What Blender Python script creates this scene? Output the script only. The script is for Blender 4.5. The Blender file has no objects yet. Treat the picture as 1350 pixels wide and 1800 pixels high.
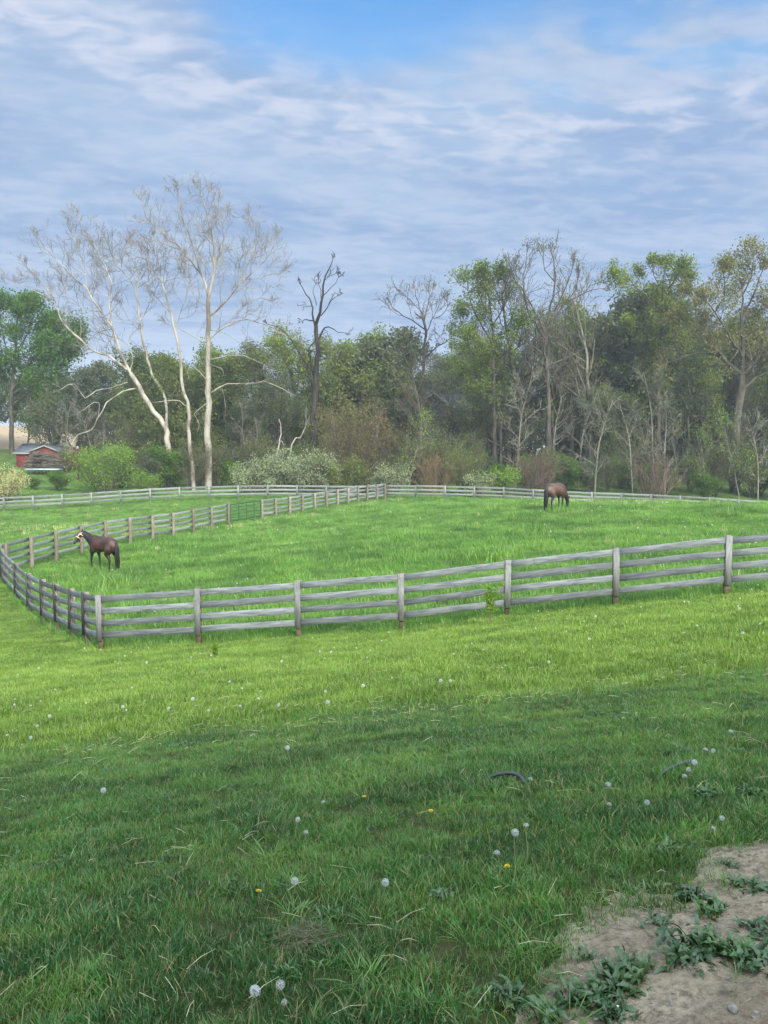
import bpy, math, random
import numpy as np
from mathutils import Vector, Matrix

# ---------------------------------------------------------------- scene, camera
SC = bpy.context.scene
COL = SC.collection
F = 1352.0                      # focal length in pixels of the 1350 x 1800 photograph
CZ = 5.0                        # eye height; the paddock lies near z = 0
PITCH = math.radians(4.23)
R = math.radians

cam_d = bpy.data.cameras.new("camera")
cam = bpy.data.objects.new("camera", cam_d)
COL.objects.link(cam)
cam.location = (0, 0, CZ)
cam.rotation_euler = (R(90) - PITCH, 0, 0)
cam_d.sensor_fit = 'HORIZONTAL'
cam_d.sensor_width = 36.0
cam_d.lens = 36.0 * F / 1350.0
cam_d.clip_start = 0.05
cam_d.clip_end = 6000
SC.camera = cam
SC.view_settings.view_transform = 'Standard'
SC.view_settings.look = 'None'
SC.view_settings.exposure = 1.12
SC.view_settings.gamma = 1.0
SC.render.resolution_x = 768
SC.render.resolution_y = 1024
SC.render.engine = 'CYCLES'
SC.cycles.max_bounces = 6
SC.cycles.diffuse_bounces = 3
SC.cycles.transparent_max_bounces = 6

SUN_EL = R(30.0)
SUN_AZ = R(25.0)                # measured from straight behind the camera towards its right
sun_dir = Vector((math.sin(SUN_AZ) * math.cos(SUN_EL), -math.cos(SUN_AZ) * math.cos(SUN_EL), math.sin(SUN_EL)))
sd = bpy.data.lights.new("sun", 'SUN')
sd.energy = 2.7
sd.angle = R(9.0)
sd.color = (1.0, 0.89, 0.72)
sun = bpy.data.objects.new("sun", sd)
COL.objects.link(sun)
sun.rotation_euler = (-sun_dir).to_track_quat('-Z', 'Y').to_euler()


# ---------------------------------------------------------------- node helper
class NT:
    def __init__(self, tree):
        self.t = tree
        self.n = tree.nodes
        self.n.clear()

    def node(self, typ, **kw):
        nd = self.n.new(typ)
        for k, v in kw.items():
            setattr(nd, k, v)
        return nd

    def set(self, sock, v):
        if isinstance(v, bpy.types.NodeSocket):
            self.t.links.new(v, sock)
        elif v is not None:
            if isinstance(v, (tuple, list)) and len(v) == 3 and sock.type == 'RGBA':
                v = (*v, 1.0)
            sock.default_value = v

    def math(self, op, a, b=None, c=None, clamp=False):
        nd = self.node('ShaderNodeMath', operation=op, use_clamp=clamp)
        self.set(nd.inputs[0], a)
        if b is not None: self.set(nd.inputs[1], b)
        if c is not None: self.set(nd.inputs[2], c)
        return nd.outputs[0]

    def vmath(self, op, a, b=None):
        nd = self.node('ShaderNodeVectorMath', operation=op)
        self.set(nd.inputs[0], a)
        if b is not None: self.set(nd.inputs[1], b)
        return nd.outputs['Value'] if op in ('DOT_PRODUCT', 'LENGTH') else nd.outputs[0]

    def mix(self, f, a, b, mode='MIX'):
        nd = self.node('ShaderNodeMix', data_type='RGBA', blend_type=mode)
        self.set(nd.inputs[0], f)
        self.set(nd.inputs[6], a)
        self.set(nd.inputs[7], b)
        return nd.outputs[2]

    def noise(self, vec, scale, detail=3, rough=0.55, dist=0.0):
        nd = self.node('ShaderNodeTexNoise')
        self.set(nd.inputs['Vector'], vec)
        nd.inputs['Scale'].default_value = scale
        nd.inputs['Detail'].default_value = detail
        nd.inputs['Roughness'].default_value = rough
        nd.inputs['Distortion'].default_value = dist
        return nd.outputs['Fac']

    def smooth(self, v, a, b, lo=0.0, hi=1.0):
        nd = self.node('ShaderNodeMapRange', interpolation_type='SMOOTHSTEP')
        self.set(nd.inputs['Value'], v)
        nd.inputs['From Min'].default_value = a
        nd.inputs['From Max'].default_value = b
        nd.inputs['To Min'].default_value = lo
        nd.inputs['To Max'].default_value = hi
        return nd.outputs[0]

    def scalev(self, vec, s):
        nd = self.node('ShaderNodeMapping')
        self.set(nd.inputs['Vector'], vec)
        nd.inputs['Scale'].default_value = s
        return nd.outputs[0]


# ---------------------------------------------------------------- world
def build_world():
    w = bpy.data.worlds.new("World")
    SC.world = w
    w.use_nodes = True
    N = NT(w.node_tree)
    out = N.node('ShaderNodeOutputWorld')
    bg = N.node('ShaderNodeBackground')
    sky = N.node('ShaderNodeTexSky', sky_type='NISHITA')
    sky.sun_disc = False
    sky.sun_elevation = SUN_EL
    sky.sun_rotation = math.pi - SUN_AZ
    sky.air_density = 1.2
    sky.dust_density = 0.6
    sky.ozone_density = 2.0
    tc = N.node('ShaderNodeTexCoord')
    d = N.vmath('NORMALIZE', tc.outputs['Generated'])
    sep = N.node('ShaderNodeSeparateXYZ')
    N.set(sep.inputs[0], d)
    X, Y, Z = sep.outputs
    zz = N.math('ADD', N.math('MAXIMUM', Z, 0.0), 0.10)
    comb = N.node('ShaderNodeCombineXYZ')
    N.set(comb.inputs[0], N.math('DIVIDE', X, zz))
    N.set(comb.inputs[1], N.math('DIVIDE', Y, zz))
    P = comb.outputs[0]
    clear = N.mix(1.0, sky.outputs[0], (0.056, 0.098, 0.126), 'MULTIPLY')
    # rotate the cloud plane a little so that the bands run down to the right
    rot = N.node('ShaderNodeMapping')
    N.set(rot.inputs['Vector'], P)
    rot.inputs['Rotation'].default_value = (0, 0, R(-5))
    PR = rot.outputs[0]
    az = N.math('DIVIDE', X, N.math('MAXIMUM', Y, 0.05))
    az = N.math('MAXIMUM', N.math('MINIMUM', az, 1.5), -1.5)
    big = N.noise(N.scalev(PR, (0.55, 0.9, 1)), 1.0, 3, 0.5, 0.3)
    broad = N.noise(N.scalev(PR, (1.6, 3.4, 1)), 1.0, 4, 0.5, 0.3)
    puff = N.noise(N.scalev(PR, (4.6, 7.5, 1)), 1.0, 4, 0.5, 0.3)
    rip = N.noise(N.scalev(PR, (10.0, 17.0, 1)), 1.0, 2, 0.5, 0.4)
    # clear patch high in the middle, thin broken cloud to the right of it
    hx = N.math('SUBTRACT', az, 0.03)
    hz = N.math('SUBTRACT', Z, 0.535)
    hole = N.math('SQRT', N.math('ADD', N.math('POWER', N.math('MULTIPLY', hx, 3.0), 2.0), N.math('POWER', N.math('MULTIPLY', hz, 8.0), 2.0)))
    hole = N.math('ADD', hole, N.math('MULTIPLY', N.math('SUBTRACT', broad, 0.5), 1.3))
    holem = N.smooth(hole, 0.38, 1.0, 1.0, 0.0)
    right = N.math('MULTIPLY', N.smooth(az, -0.10, 0.25), N.smooth(Z, 0.365, 0.43))
    broken = N.math('MULTIPLY', right, N.smooth(N.math('ADD', N.math('MULTIPLY', puff, 0.55), N.math('MULTIPLY', broad, 0.45)), 0.44, 0.56, 1.0, 0.0))
    open_ = N.math('MAXIMUM', holem, N.math('MULTIPLY', broken, 0.75))
    open_ = N.math('MAXIMUM', open_, N.math('MULTIPLY', N.smooth(big, 0.30, 0.46, 1.0, 0.0), 0.30))
    # puffs and ripples
    tex = N.math('ADD', N.math('MULTIPLY', rip, 0.46), N.math('ADD', N.math('MULTIPLY', puff, 0.36), N.math('MULTIPLY', broad, 0.18)))
    hl = N.smooth(tex, 0.40, 0.62)
    line = N.math('ADD', 0.388, N.math('ADD', N.math('MULTIPLY', az, -0.10), N.math('MULTIPLY', N.math('MULTIPLY', az, az), 0.12)))
    band = N.math('ADD', N.math('SUBTRACT', Z, line), N.math('MULTIPLY', N.math('SUBTRACT', broad, 0.5), 0.10))
    bandm = N.smooth(N.math('ABSOLUTE', band), 0.005, 0.055, 1.0, 0.0)
    left = N.math('MULTIPLY', N.smooth(az, -0.15, -0.40), N.smooth(Z, 0.38, 0.46))
    amp = N.math('ADD', 0.34, N.math('ADD', N.math('MULTIPLY', bandm, 0.50), N.math('MULTIPLY', left, 0.22)))
    lowm = N.smooth(Z, 0.05, 0.20, 1.0, 0.0)
    lown = N.smooth(N.noise(N.scalev(PR, (0.25, 0.6, 1)), 1.5, 4, 0.6, 0.5), 0.36, 0.60)
    shade = N.mix(N.smooth(N.math('ADD', N.math('MULTIPLY', big, 0.5), N.math('MULTIPLY', broad, 0.5)), 0.38, 0.60), (0.165, 0.243, 0.382), (0.226, 0.306, 0.425))
    clear2 = N.mix(N.smooth(Z, 0.52, 0.30), clear, (0.205, 0.340, 0.470))
    col = N.mix(open_, shade, clear2)
    col = N.mix(N.math('MULTIPLY', N.math('MULTIPLY', hl, amp), N.math('SUBTRACT', 1.0, N.math('MULTIPLY', holem, 0.9)), clamp=True), col, (0.370, 0.398, 0.480))
    col = N.mix(N.math('MULTIPLY', lowm, N.math('ADD', 0.25, N.math('MULTIPLY', lown, 0.6))), col, (0.39, 0.46, 0.58))
    # unseen sky round the sun and overhead is raised to add fill light
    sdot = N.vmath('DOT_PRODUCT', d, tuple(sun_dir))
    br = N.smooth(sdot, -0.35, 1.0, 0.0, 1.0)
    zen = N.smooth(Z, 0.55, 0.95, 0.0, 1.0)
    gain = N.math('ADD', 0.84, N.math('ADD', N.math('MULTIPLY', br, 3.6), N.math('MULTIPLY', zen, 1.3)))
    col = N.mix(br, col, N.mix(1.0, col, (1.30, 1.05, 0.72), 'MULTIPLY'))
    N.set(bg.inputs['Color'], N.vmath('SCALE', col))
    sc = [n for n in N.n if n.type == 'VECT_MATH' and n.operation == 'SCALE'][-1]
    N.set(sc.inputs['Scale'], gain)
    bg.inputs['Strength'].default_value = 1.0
    # the Sky Texture itself enters at about 0.09 of its own brightness (the multiply above)
    N.t.links.new(bg.outputs[0], out.inputs['Surface'])


build_world()


# ---------------------------------------------------------------- small helpers
def W(px, py, Y):
    """world point seen at photo pixel (px, py) at the horizontal distance Y"""
    r = (px - 675.0) / F
    u = (900.0 - py) / F
    dy = math.cos(PITCH) + u * math.sin(PITCH)
    dz = -math.sin(PITCH) + u * math.cos(PITCH)
    return Vector((r * Y / dy, Y, CZ + dz * Y / dy))


def tag(o, label=None, cat=None, group=None, kind=None):
    if label: o["label"] = label
    if cat: o["category"] = cat
    if group: o["group"] = group
    if kind: o["kind"] = kind
    return o


def thing(name, label, cat, loc=(0, 0, 0), rz=0.0, group=None):
    o = bpy.data.objects.new(name, None)
    o.empty_display_size = 0.2
    COL.objects.link(o)
    o.location = loc
    o.rotation_euler = (0, 0, rz)
    return tag(o, label, cat, group)


def copy_tree(o, parent=None):
    c = o.copy()
    COL.objects.link(c)
    if parent is not None:
        c.parent = parent
    for ch in [k for k in bpy.data.objects if k.parent == o]:
        copy_tree(ch, c)
    return c


def mesh_obj(name, V, faces_list, mats, parent=None, smooth=False, fmat=None, link=True):
    """V (n,3); faces_list: list of int arrays (m,k)"""
    V = np.asarray(V, dtype=np.float32).reshape(-1, 3)
    me = bpy.data.meshes.new(name)
    me.vertices.add(len(V))
    me.vertices.foreach_set('co', V.ravel())
    faces_list = [np.asarray(f, dtype=np.int32) for f in faces_list if len(f)]
    loops = np.concatenate([f.ravel() for f in faces_list])
    sizes = np.concatenate([np.full(len(f), f.shape[1], dtype=np.int32) for f in faces_list])
    starts = np.concatenate([[0], np.cumsum(sizes)[:-1]]).astype(np.int32)
    me.loops.add(len(loops))
    me.loops.foreach_set('vertex_index', loops)
    me.polygons.add(len(sizes))
    me.polygons.foreach_set('loop_start', starts)
    me.polygons.foreach_set('loop_total', sizes)
    if smooth:
        me.polygons.foreach_set('use_smooth', np.ones(len(sizes), dtype=bool))
    if not isinstance(mats, (list, tuple)):
        mats = [mats]
    for m in mats:
        me.materials.append(m)
    if fmat is not None:
        me.polygons.foreach_set('material_index', np.asarray(fmat, dtype=np.int32))
    me.update(calc_edges=True)
    me.validate()
    o = bpy.data.objects.new(name, me)
    if link:
        COL.objects.link(o)
    if parent is not None:
        o.parent = parent
    return o


class Boxes:
    """boxes, beams and lathes gathered into one mesh"""
    def __init__(self):
        self.V = []; self.Q = []; self.T = []; self.n = 0

    def add(self, V, Q=(), T=()):
        V = np.asarray(V, float).reshape(-1, 3)
        self.V.append(V)
        if len(Q): self.Q.append(np.asarray(Q, int) + self.n)
        if len(T): self.T.append(np.asarray(T, int) + self.n)
        self.n += len(V)

    def hexa(self, c8):
        self.add(c8, [(0, 3, 2, 1), (4, 5, 6, 7), (0, 1, 5, 4), (1, 2, 6, 5), (2, 3, 7, 6), (3, 0, 4, 7)])

    def box(self, x0, x1, y0, y1, z0, z1):
        self.hexa([(x0, y0, z0), (x1, y0, z0), (x1, y1, z0), (x0, y1, z0), (x0, y0, z1), (x1, y0, z1), (x1, y1, z1), (x0, y1, z1)])

    def beam(self, a, b, w, h, up=(0, 0, 1), bev=0.0, segs=1, wob=0.0, rnd=None):
        """board from a to b; w = thickness across, h = height along up"""
        a = np.array(a, float); b = np.array(b, float)
        d = b - a; L = np.linalg.norm(d); d /= L
        up = np.array(up, float)
        s = np.cross(d, up); s /= np.linalg.norm(s)
        u = np.cross(s, d)
        bev = min(bev, w * .45, h * .45) if bev else min(w, h) * .12
        prof = [(-w/2+bev, -h/2), (w/2-bev, -h/2), (w/2, -h/2+bev), (w/2, h/2-bev), (w/2-bev, h/2), (-w/2+bev, h/2), (-w/2, h/2-bev), (-w/2, -h/2+bev)]
        V = []
        for i in range(segs + 1):
            t = i / segs
            c = a + (b - a) * t
            if rnd is not None and 0 < i < segs:
                c = c + u * rnd.uniform(-wob, wob) + s * rnd.uniform(-wob, wob)
            for (p, q) in prof:
                V.append(c + s * p + u * q)
        Q = []
        for i in range(segs):
            for k in range(8):
                k2 = (k + 1) % 8
                Q.append((i*8+k, i*8+k2, (i+1)*8+k2, (i+1)*8+k))
        n0 = self.n
        self.add(V, Q)
        e = segs * 8
        self.Q.append(np.array([(0, 7, 2, 1), (7, 6, 3, 2), (6, 5, 4, 3)]) + n0)
        self.Q.append(np.array([(e, e+1, e+2, e+7), (e+7, e+2, e+3, e+6), (e+6, e+3, e+4, e+5)]) + n0)

    def lathe(self, prof, center=(0, 0, 0), seg=12, wob=0.0, rnd=None, axis=None):
        cx, cy, cz = center
        V = []
        for (r, z) in prof:
            for k in range(seg):
                a = 2 * math.pi * k / seg
                rr = r * (1 + (rnd.uniform(-wob, wob) if rnd else 0))
                V.append((cx + rr * math.cos(a), cy + rr * math.sin(a), cz + z))
        Q = []
        for i in range(len(prof) - 1):
            for k in range(seg):
                k2 = (k + 1) % seg
                Q.append((i*seg+k, i*seg+k2, (i+1)*seg+k2, (i+1)*seg+k))
        V.append((cx, cy, cz + prof[0][1])); V.append((cx, cy, cz + prof[-1][1]))
        b = len(V) - 2
        T = []
        e = (len(prof) - 1) * seg
        for k in range(seg):
            k2 = (k + 1) % seg
            T.append((b, k2, k)); T.append((b + 1, e + k, e + k2))
        self.add(V, Q, T)

    def build(self, name, mat, parent=None, smooth=False):
        f = []
        if self.Q: f.append(np.concatenate(self.Q))
        if self.T: f.append(np.concatenate(self.T))
        return mesh_obj(name, np.concatenate(self.V), f, mat, parent, smooth)


class Tubes:
    """many tapered tubes built in batches"""
    def __init__(self):
        self.g = {}

    def add(self, pts, rad, sides):
        pts = np.asarray(pts, float)
        self.g.setdefault((len(pts), sides), []).append((pts, np.asarray(rad, float)))

    def arrays(self):
        Vs, Qs, Ts, n = [], [], [], 0
        for (m, s), lst in self.g.items():
            P = np.stack([a for a, _ in lst]); Rr = np.stack([b for _, b in lst])
            T = np.empty_like(P)
            T[:, 1:-1] = P[:, 2:] - P[:, :-2]
            T[:, 0] = P[:, 1] - P[:, 0]
            T[:, -1] = P[:, -1] - P[:, -2]
            T /= np.linalg.norm(T, axis=2, keepdims=True) + 1e-9
            D = P[:, -1] - P[:, 0]
            ref = np.where((np.abs(D[:, 2]) > 0.8 * np.linalg.norm(D, axis=1))[:, None], np.array([1.0, 0.13, 0]), np.array([0.1, 0.07, 1.0]))
            ref = np.repeat(ref[:, None, :], m, axis=1)
            A = np.cross(T, ref); A /= np.linalg.norm(A, axis=2, keepdims=True) + 1e-9
            B = np.cross(T, A)
            ang = np.arange(s) * 2 * np.pi / s
            V = P[:, :, None, :] + Rr[:, :, None, None] * (np.cos(ang)[None, None, :, None] * A[:, :, None, :] + np.sin(ang)[None, None, :, None] * B[:, :, None, :])
            k = len(lst)
            V = V.reshape(-1, 3)
            base = (np.arange(k) * m * s)[:, None, None]
            ii = (np.arange(m - 1) * s)[None, :, None]
            jj = np.arange(s)[None, None, :]
            j2 = (jj + 1) % s
            q = np.stack([base + ii + jj, base + ii + j2, base + ii + s + j2, base + ii + s + jj], axis=-1).reshape(-1, 4)
            Vs.append(V); Qs.append(q + n); n += len(V)
        if not Vs:
            return np.zeros((0, 3)), np.zeros((0, 4), int)
        return np.concatenate(Vs), np.concatenate(Qs)


def leaf_arrays(P, size, rng, flat=0.35, aspect=0.6):
    """one diamond leaf face per point"""
    n = len(P)
    a = rng.normal(size=(n, 3)); a /= np.linalg.norm(a, axis=1, keepdims=True)
    b = rng.normal(size=(n, 3)); b[:, 2] *= flat
    b -= a * np.sum(a * b, axis=1, keepdims=True); b /= np.linalg.norm(b, axis=1, keepdims=True) + 1e-9
    s = (size * rng.uniform(.55, 1.35, n))[:, None]
    V = np.stack([P - a * s * .5, P + b * s * aspect * .5, P + a * s * .5, P - b * s * aspect * .5], axis=1).reshape(-1, 3)
    Q = np.arange(4 * n).reshape(n, 4)
    return V, Q


# ---------------------------------------------------------------- materials
def mat_new(name):
    m = bpy.data.materials.new(name)
    m.use_nodes = True
    N = NT(m.node_tree)
    out = N.node('ShaderNodeOutputMaterial')
    return m, N, out


def principled(N, out, col, rough=0.8, spec=0.25, bump=None, bstr=0.3, bdist=0.02):
    p = N.node('ShaderNodeBsdfPrincipled')
    N.set(p.inputs['Base Color'], col)
    N.set(p.inputs['Roughness'], rough)
    p.inputs['Specular IOR Level'].default_value = spec
    if bump is not None:
        b = N.node('ShaderNodeBump')
        b.inputs['Strength'].default_value = bstr
        b.inputs['Distance'].default_value = bdist
        N.set(b.inputs['Height'], bump)
        N.t.links.new(b.outputs[0], p.inputs['Normal'])
    N.t.links.new(p.outputs[0], out.inputs['Surface'])
    return p


def m_plain(name, col, rough=0.6, spec=0.3, var=0.15, scale=8.0):
    m, N, out = mat_new(name)
    tc = N.node('ShaderNodeTexCoord')
    n = N.noise(tc.outputs['Object'], scale, 4)
    c2 = tuple(c * (1 - var) for c in col); c1 = tuple(min(1, c * (1 + var)) for c in col)
    principled(N, out, N.mix(N.smooth(n, .3, .7), c2, c1), rough, spec, n, .2, .01)
    return m


def m_bark(name, c1, c2, scale=1.2, stretch=(1, 1, .25), lo=.4, hi=.6, bdist=.05):
    m, N, out = mat_new(name)
    g = N.node('ShaderNodeTexCoord')
    v = N.scalev(g.outputs['Object'], stretch)
    n = N.noise(v, scale * 3, 5, .6)
    oi = N.node('ShaderNodeObjectInfo')
    c = N.mix(N.smooth(n, lo, hi), c1, c2)
    f = N.math('ADD', .8, N.math('MULTIPLY', oi.outputs['Random'], .4))
    c = N.mix(1.0, c, N.node('ShaderNodeCombineColor').outputs[0], 'MULTIPLY')
    cc = [k for k in N.n if k.type == 'COMBINE_COLOR'][-1]
    for i in range(3): N.set(cc.inputs[i], f)
    principled(N, out, c, .85, .2, n, .5, bdist)
    return m


def m_leaf(name, dark, light, trans=0.35, hue_var=0.3, nscale=.6, gloss=.0, inst=False):
    """leaf: base colour varied from clump to clump and from object to object"""
    m, N, out = mat_new(name)
    geo = N.node('ShaderNodeNewGeometry')
    oi = N.node('ShaderNodeObjectInfo')
    n = N.noise(geo.outputs['Position'], nscale, 3, .6)
    isl = geo.outputs['Random Per Island']
    f = N.math('ADD', N.math('MULTIPLY', N.smooth(n, .36, .64), .65), N.math('MULTIPLY', isl, .35))
    f = N.math('ADD', N.math('MULTIPLY', f, 1 - hue_var), N.math('MULTIPLY', oi.outputs['Random'], hue_var), clamp=True)
    c = N.mix(f, dark, light)
    df = N.node('ShaderNodeBsdfDiffuse')
    tr = N.node('ShaderNodeBsdfTranslucent')
    N.set(df.inputs[0], c)
    N.set(tr.inputs[0], N.mix(1.0, c, (1.15, 1.1, .6), 'MULTIPLY'))
    mx = N.node('ShaderNodeMixShader')
    mx.inputs[0].default_value = trans
    N.t.links.new(df.outputs[0], mx.inputs[1]); N.t.links.new(tr.outputs[0], mx.inputs[2])
    last = mx.outputs[0]
    if gloss > 0:
        gl = N.node('ShaderNodeBsdfGlossy')
        gl.inputs['Roughness'].default_value = .42
        N.set(gl.inputs[0], (1, 1, 1))
        m2 = N.node('ShaderNodeMixShader')
        m2.inputs[0].default_value = gloss
        N.t.links.new(last, m2.inputs[1]); N.t.links.new(gl.outputs[0], m2.inputs[2])
        last = m2.outputs[0]
    N.t.links.new(last, out.inputs['Surface'])
    return m


def m_wood(name, c1, c2, c3, grain=(1.2, 14, 14), rough=.85):
    m, N, out = mat_new(name)
    tc = N.node('ShaderNodeTexCoord')
    oi = N.node('ShaderNodeObjectInfo')
    off = N.vmath('ADD', tc.outputs['Object'], N.node('ShaderNodeCombineXYZ').outputs[0])
    cx = [k for k in N.n if k.type == 'COMBXYZ'][-1]
    N.set(cx.inputs[0], N.math('MULTIPLY', oi.outputs['Random'], 37.0))
    v = N.scalev(off, grain)
    n = N.noise(v, 2.0, 5, .65, .5)
    n2 = N.noise(off, 1.1, 3)
    c = N.mix(N.smooth(n, .32, .68), c1, c2)
    c = N.mix(N.smooth(n2, .5, .78), c, c3)
    n4 = N.noise(N.scalev(off, (3, 6, 6)), 1.0, 4, .7)
    c = N.mix(N.smooth(n4, .56, .74, 0, .55), c, tuple(x * .45 for x in c1))
    kn = N.node('ShaderNodeTexVoronoi')
    N.set(kn.inputs['Vector'], N.scalev(off, (1, 1, 2)))
    kn.inputs['Scale'].default_value = 1.7
    k = N.smooth(kn.outputs['Distance'], .03, .075, 1, 0)
    c = N.mix(N.math('MULTIPLY', k, .8), c, tuple(x * .25 for x in c1))
    f = N.math('ADD', .72, N.math('MULTIPLY', oi.outputs['Random'], .56))
    c = N.vmath('SCALE', c)
    s = [k for k in N.n if k.type == 'VECT_MATH' and k.operation == 'SCALE'][-1]
    N.set(s.inputs['Scale'], f)
    principled(N, out, c, rough, .2, n, .5, .006)
    return m


M = {}
M['rail'] = m_wood('weathered grey rail', (.085, .100, .115), (.185, .202, .218), (.140, .162, .155))
M['railfar'] = m_wood('pale weathered rail', (.12, .135, .138), (.20, .22, .22), (.16, .185, .17))
M['batten'] = m_wood('weathered batten', (.115, .122, .130), (.220, .228, .235), (.18, .186, .172), (12, 12, 1.2))
M['post'] = m_wood('brown fence post', (.11, .075, .05), (.21, .15, .10), (.22, .18, .13), (12, 12, 1.2))
M['postgrey'] = m_wood('greying fence post', (.12, .10, .08), (.22, .19, .155), (.25, .23, .20), (12, 12, 1.2))
M['sycamore'] = m_bark('white mottled bark', (.13, .11, .09), (.33, .31, .275), .35, (1, 1, .4), .36, .60)
M['sycatwig'] = m_bark('pale brown twig', (.12, .11, .095), (.21, .195, .175), .4)
M['deadbark'] = m_bark('dark dead bark', (.012, .011, .010), (.034, .030, .026), .8)
M['shadebatten'] = m_wood('batten darkened for shade', (.035, .032, .03), (.075, .07, .065), (.055, .06, .055), (12, 12, 1.2))  # side battens: their shade is put into this dark wood colour
M['snag'] = m_bark('bleached dead wood', (.20, .18, .155), (.36, .33, .285), .8)
M['bark'] = m_bark('grey brown bark', (.036, .033, .028), (.082, .074, .062), .8)
M['barklight'] = m_bark('light grey bark', (.10, .095, .08), (.19, .18, .155), .8)
M['twig'] = m_bark('grey twig', (.060, .053, .043), (.12, .105, .085), .5)
M['twigtan'] = m_bark('tan twig', (.14, .10, .06), (.24, .175, .10), .5)
M['twigrust'] = m_bark('russet twig', (.085, .062, .052), (.16, .12, .10), .5)


# ---------------------------------------------------------------- terrain
def near_plane(x, y):
    return CZ - (1.31 + .157 * y - .11 * x)


ctrl = []
for (px, py, Y) in [
        # line of the near fence
        (172, 1143, 18.5), (345, 1133, 18.3), (521, 1120, 18.05), (706, 1109, 17.85), (889, 1088, 17.6), (1081, 1067, 17.4), (1281, 1046, 17.2),
        # left side fence
        (145, 1133, 19.4), (96, 1108, 21.8), (47, 1079, 25.0), (8, 1020, 29.3),
        # middle fence
        (53, 1001, 32.0), (97, 988, 34.0), (142, 976, 36.0), (228, 957, 39.5), (304, 943, 43.5), (372, 929, 47.0), (460, 912, 53.0), (532, 900, 58.0), (594, 890, 61.5), (677, 877, 66.0),
        # paddock
        (185, 1003, 33.0), (400, 985, 33.0), (675, 985, 30.0), (675, 930, 42.0), (975, 897, 43.0), (800, 885, 55.0), (975, 884, 50.0), (1150, 884, 48.0), (1350, 890, 44.0), (1350, 940, 33.0), (1100, 950, 31.0),
        (1550, 900, 42.0), (1600, 1000, 24.0),
        # beyond the middle fence, along the far fence
        (0, 900, 62.0), (150, 893, 62.5), (300, 884, 63.0), (450, 879, 64.0), (800, 879, 66.0), (900, 882, 66.0), (1000, 888, 65.0), (1150, 895, 64.5), (1350, 906, 64.0), (1550, 915, 64.0), (-200, 915, 60.0),
        (0, 945, 42.0), (150, 925, 48.0), (-200, 960, 42.0),
        # bank with the red barn on the left, woods floor
        (0, 858, 76.0), (80, 823, 94.0), (0, 797, 106.0), (130, 826, 94.0), (240, 835, 92.0), (0, 748, 190.0), (-80, 760, 150.0), (80, 770, 170.0), (-250, 850, 80.0), (-250, 780, 120.0),
        (400, 852, 82.0), (700, 850, 82.0), (1000, 852, 82.0), (1300, 853, 84.0), (1550, 855, 84.0),
        (400, 835, 110.0), (760, 828, 100.0), (1000, 832, 112.0), (1350, 832, 112.0), (1000, 800, 190.0), (300, 795, 190.0), (1500, 800, 190.0)]:
    p = W(px, py, Y)
    ctrl.append((p.x, p.y, p.z))
for y in (2.0, 5.0, 9.0, 13.0):
    for x in (-6, -2, 2, 6):
        ctrl.append((x * (1 + y / 12), y, near_plane(x * (1 + y / 12), y)))
for x in (-12, 0, 12, 26):
    ctrl.append((x, -4.0, near_plane(x, -4.0) - .35)); ctrl.append((x, -16.0, CZ - .8 + .03 * x)); ctrl.append((x, -30.0, CZ - .6 + .03 * x))
for y in (5, 15, 30):
    ctrl.append((-30, y, near_plane(-14, y) + .4 if y < 20 else .3)); ctrl.append((32, y, near_plane(20, min(y, 17)) + .2))
ctrl = np.array(ctrl)
XMIN, XMAX, YMIN, YMAX = -95., 95., -30., 195.


def _phi(d2):
    return np.where(d2 > 1e-9, .5 * d2 * np.log(d2 + 1e-12), 0.0)


_n = len(ctrl)
_S = 20.0
_C = ctrl[:, :2] / _S
_K = _phi(((_C[:, None] - _C[None]) ** 2).sum(-1)) + np.eye(_n) * .0015
_P = np.hstack([np.ones((_n, 1)), _C])
_A = np.zeros((_n + 3, _n + 3)); _A[:_n, :_n] = _K; _A[:_n, _n:] = _P; _A[_n:, :_n] = _P.T
_w = np.linalg.solve(_A, np.concatenate([ctrl[:, 2], np.zeros(3)]))


def gz(x, y):
    x = np.clip(np.atleast_1d(np.asarray(x, float)), XMIN, XMAX)
    y = np.clip(np.atleast_1d(np.asarray(y, float)), YMIN, YMAX)
    shp = np.broadcast(x, y).shape
    x = np.broadcast_to(x, shp).ravel(); y = np.broadcast_to(y, shp).ravel()
    out = np.empty(len(x))
    for i in range(0, len(x), 20000):
        q = np.stack([x[i:i+20000], y[i:i+20000]], 1) / _S
        k = _phi(((q[:, None] - _C[None]) ** 2).sum(-1))
        out[i:i+20000] = k @ _w[:_n] + _w[_n] + q @ _w[_n+1:]
    # small unevenness of the turf
    out += .012 * np.sin(x * 2.1 + 1.3 * np.sin(y * .9)) * np.sin(y * 1.7 + np.sin(x * 1.1)) + .035 * np.sin(x * .43 + 1) * np.sin(y * .37 + .6 * np.sin(x * .3))
    return out.reshape(shp)


def g1(x, y):
    return float(gz(x, y).ravel()[0])


def on_ground(px, Y, sink=0.0):
    x = (px - 675.0) / F * Y / math.cos(PITCH)
    return Vector((x, Y, g1(x, Y) - sink))


def hit(px, py):
    """where the line of sight through a photo pixel meets the ground (near part)"""
    lo, hi = 1.2, 17.0
    for _ in range(40):
        mid = (lo + hi) / 2
        p = W(px, py, mid)
        if p.z > g1(p.x, p.y): lo = mid
        else: hi = mid
    p = W(px, py, lo)
    return Vector((p.x, p.y, g1(p.x, p.y)))


# value noise for masks (numpy)
_rs = np.random.RandomState(11)
_tab = _rs.rand(256, 256)


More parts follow.
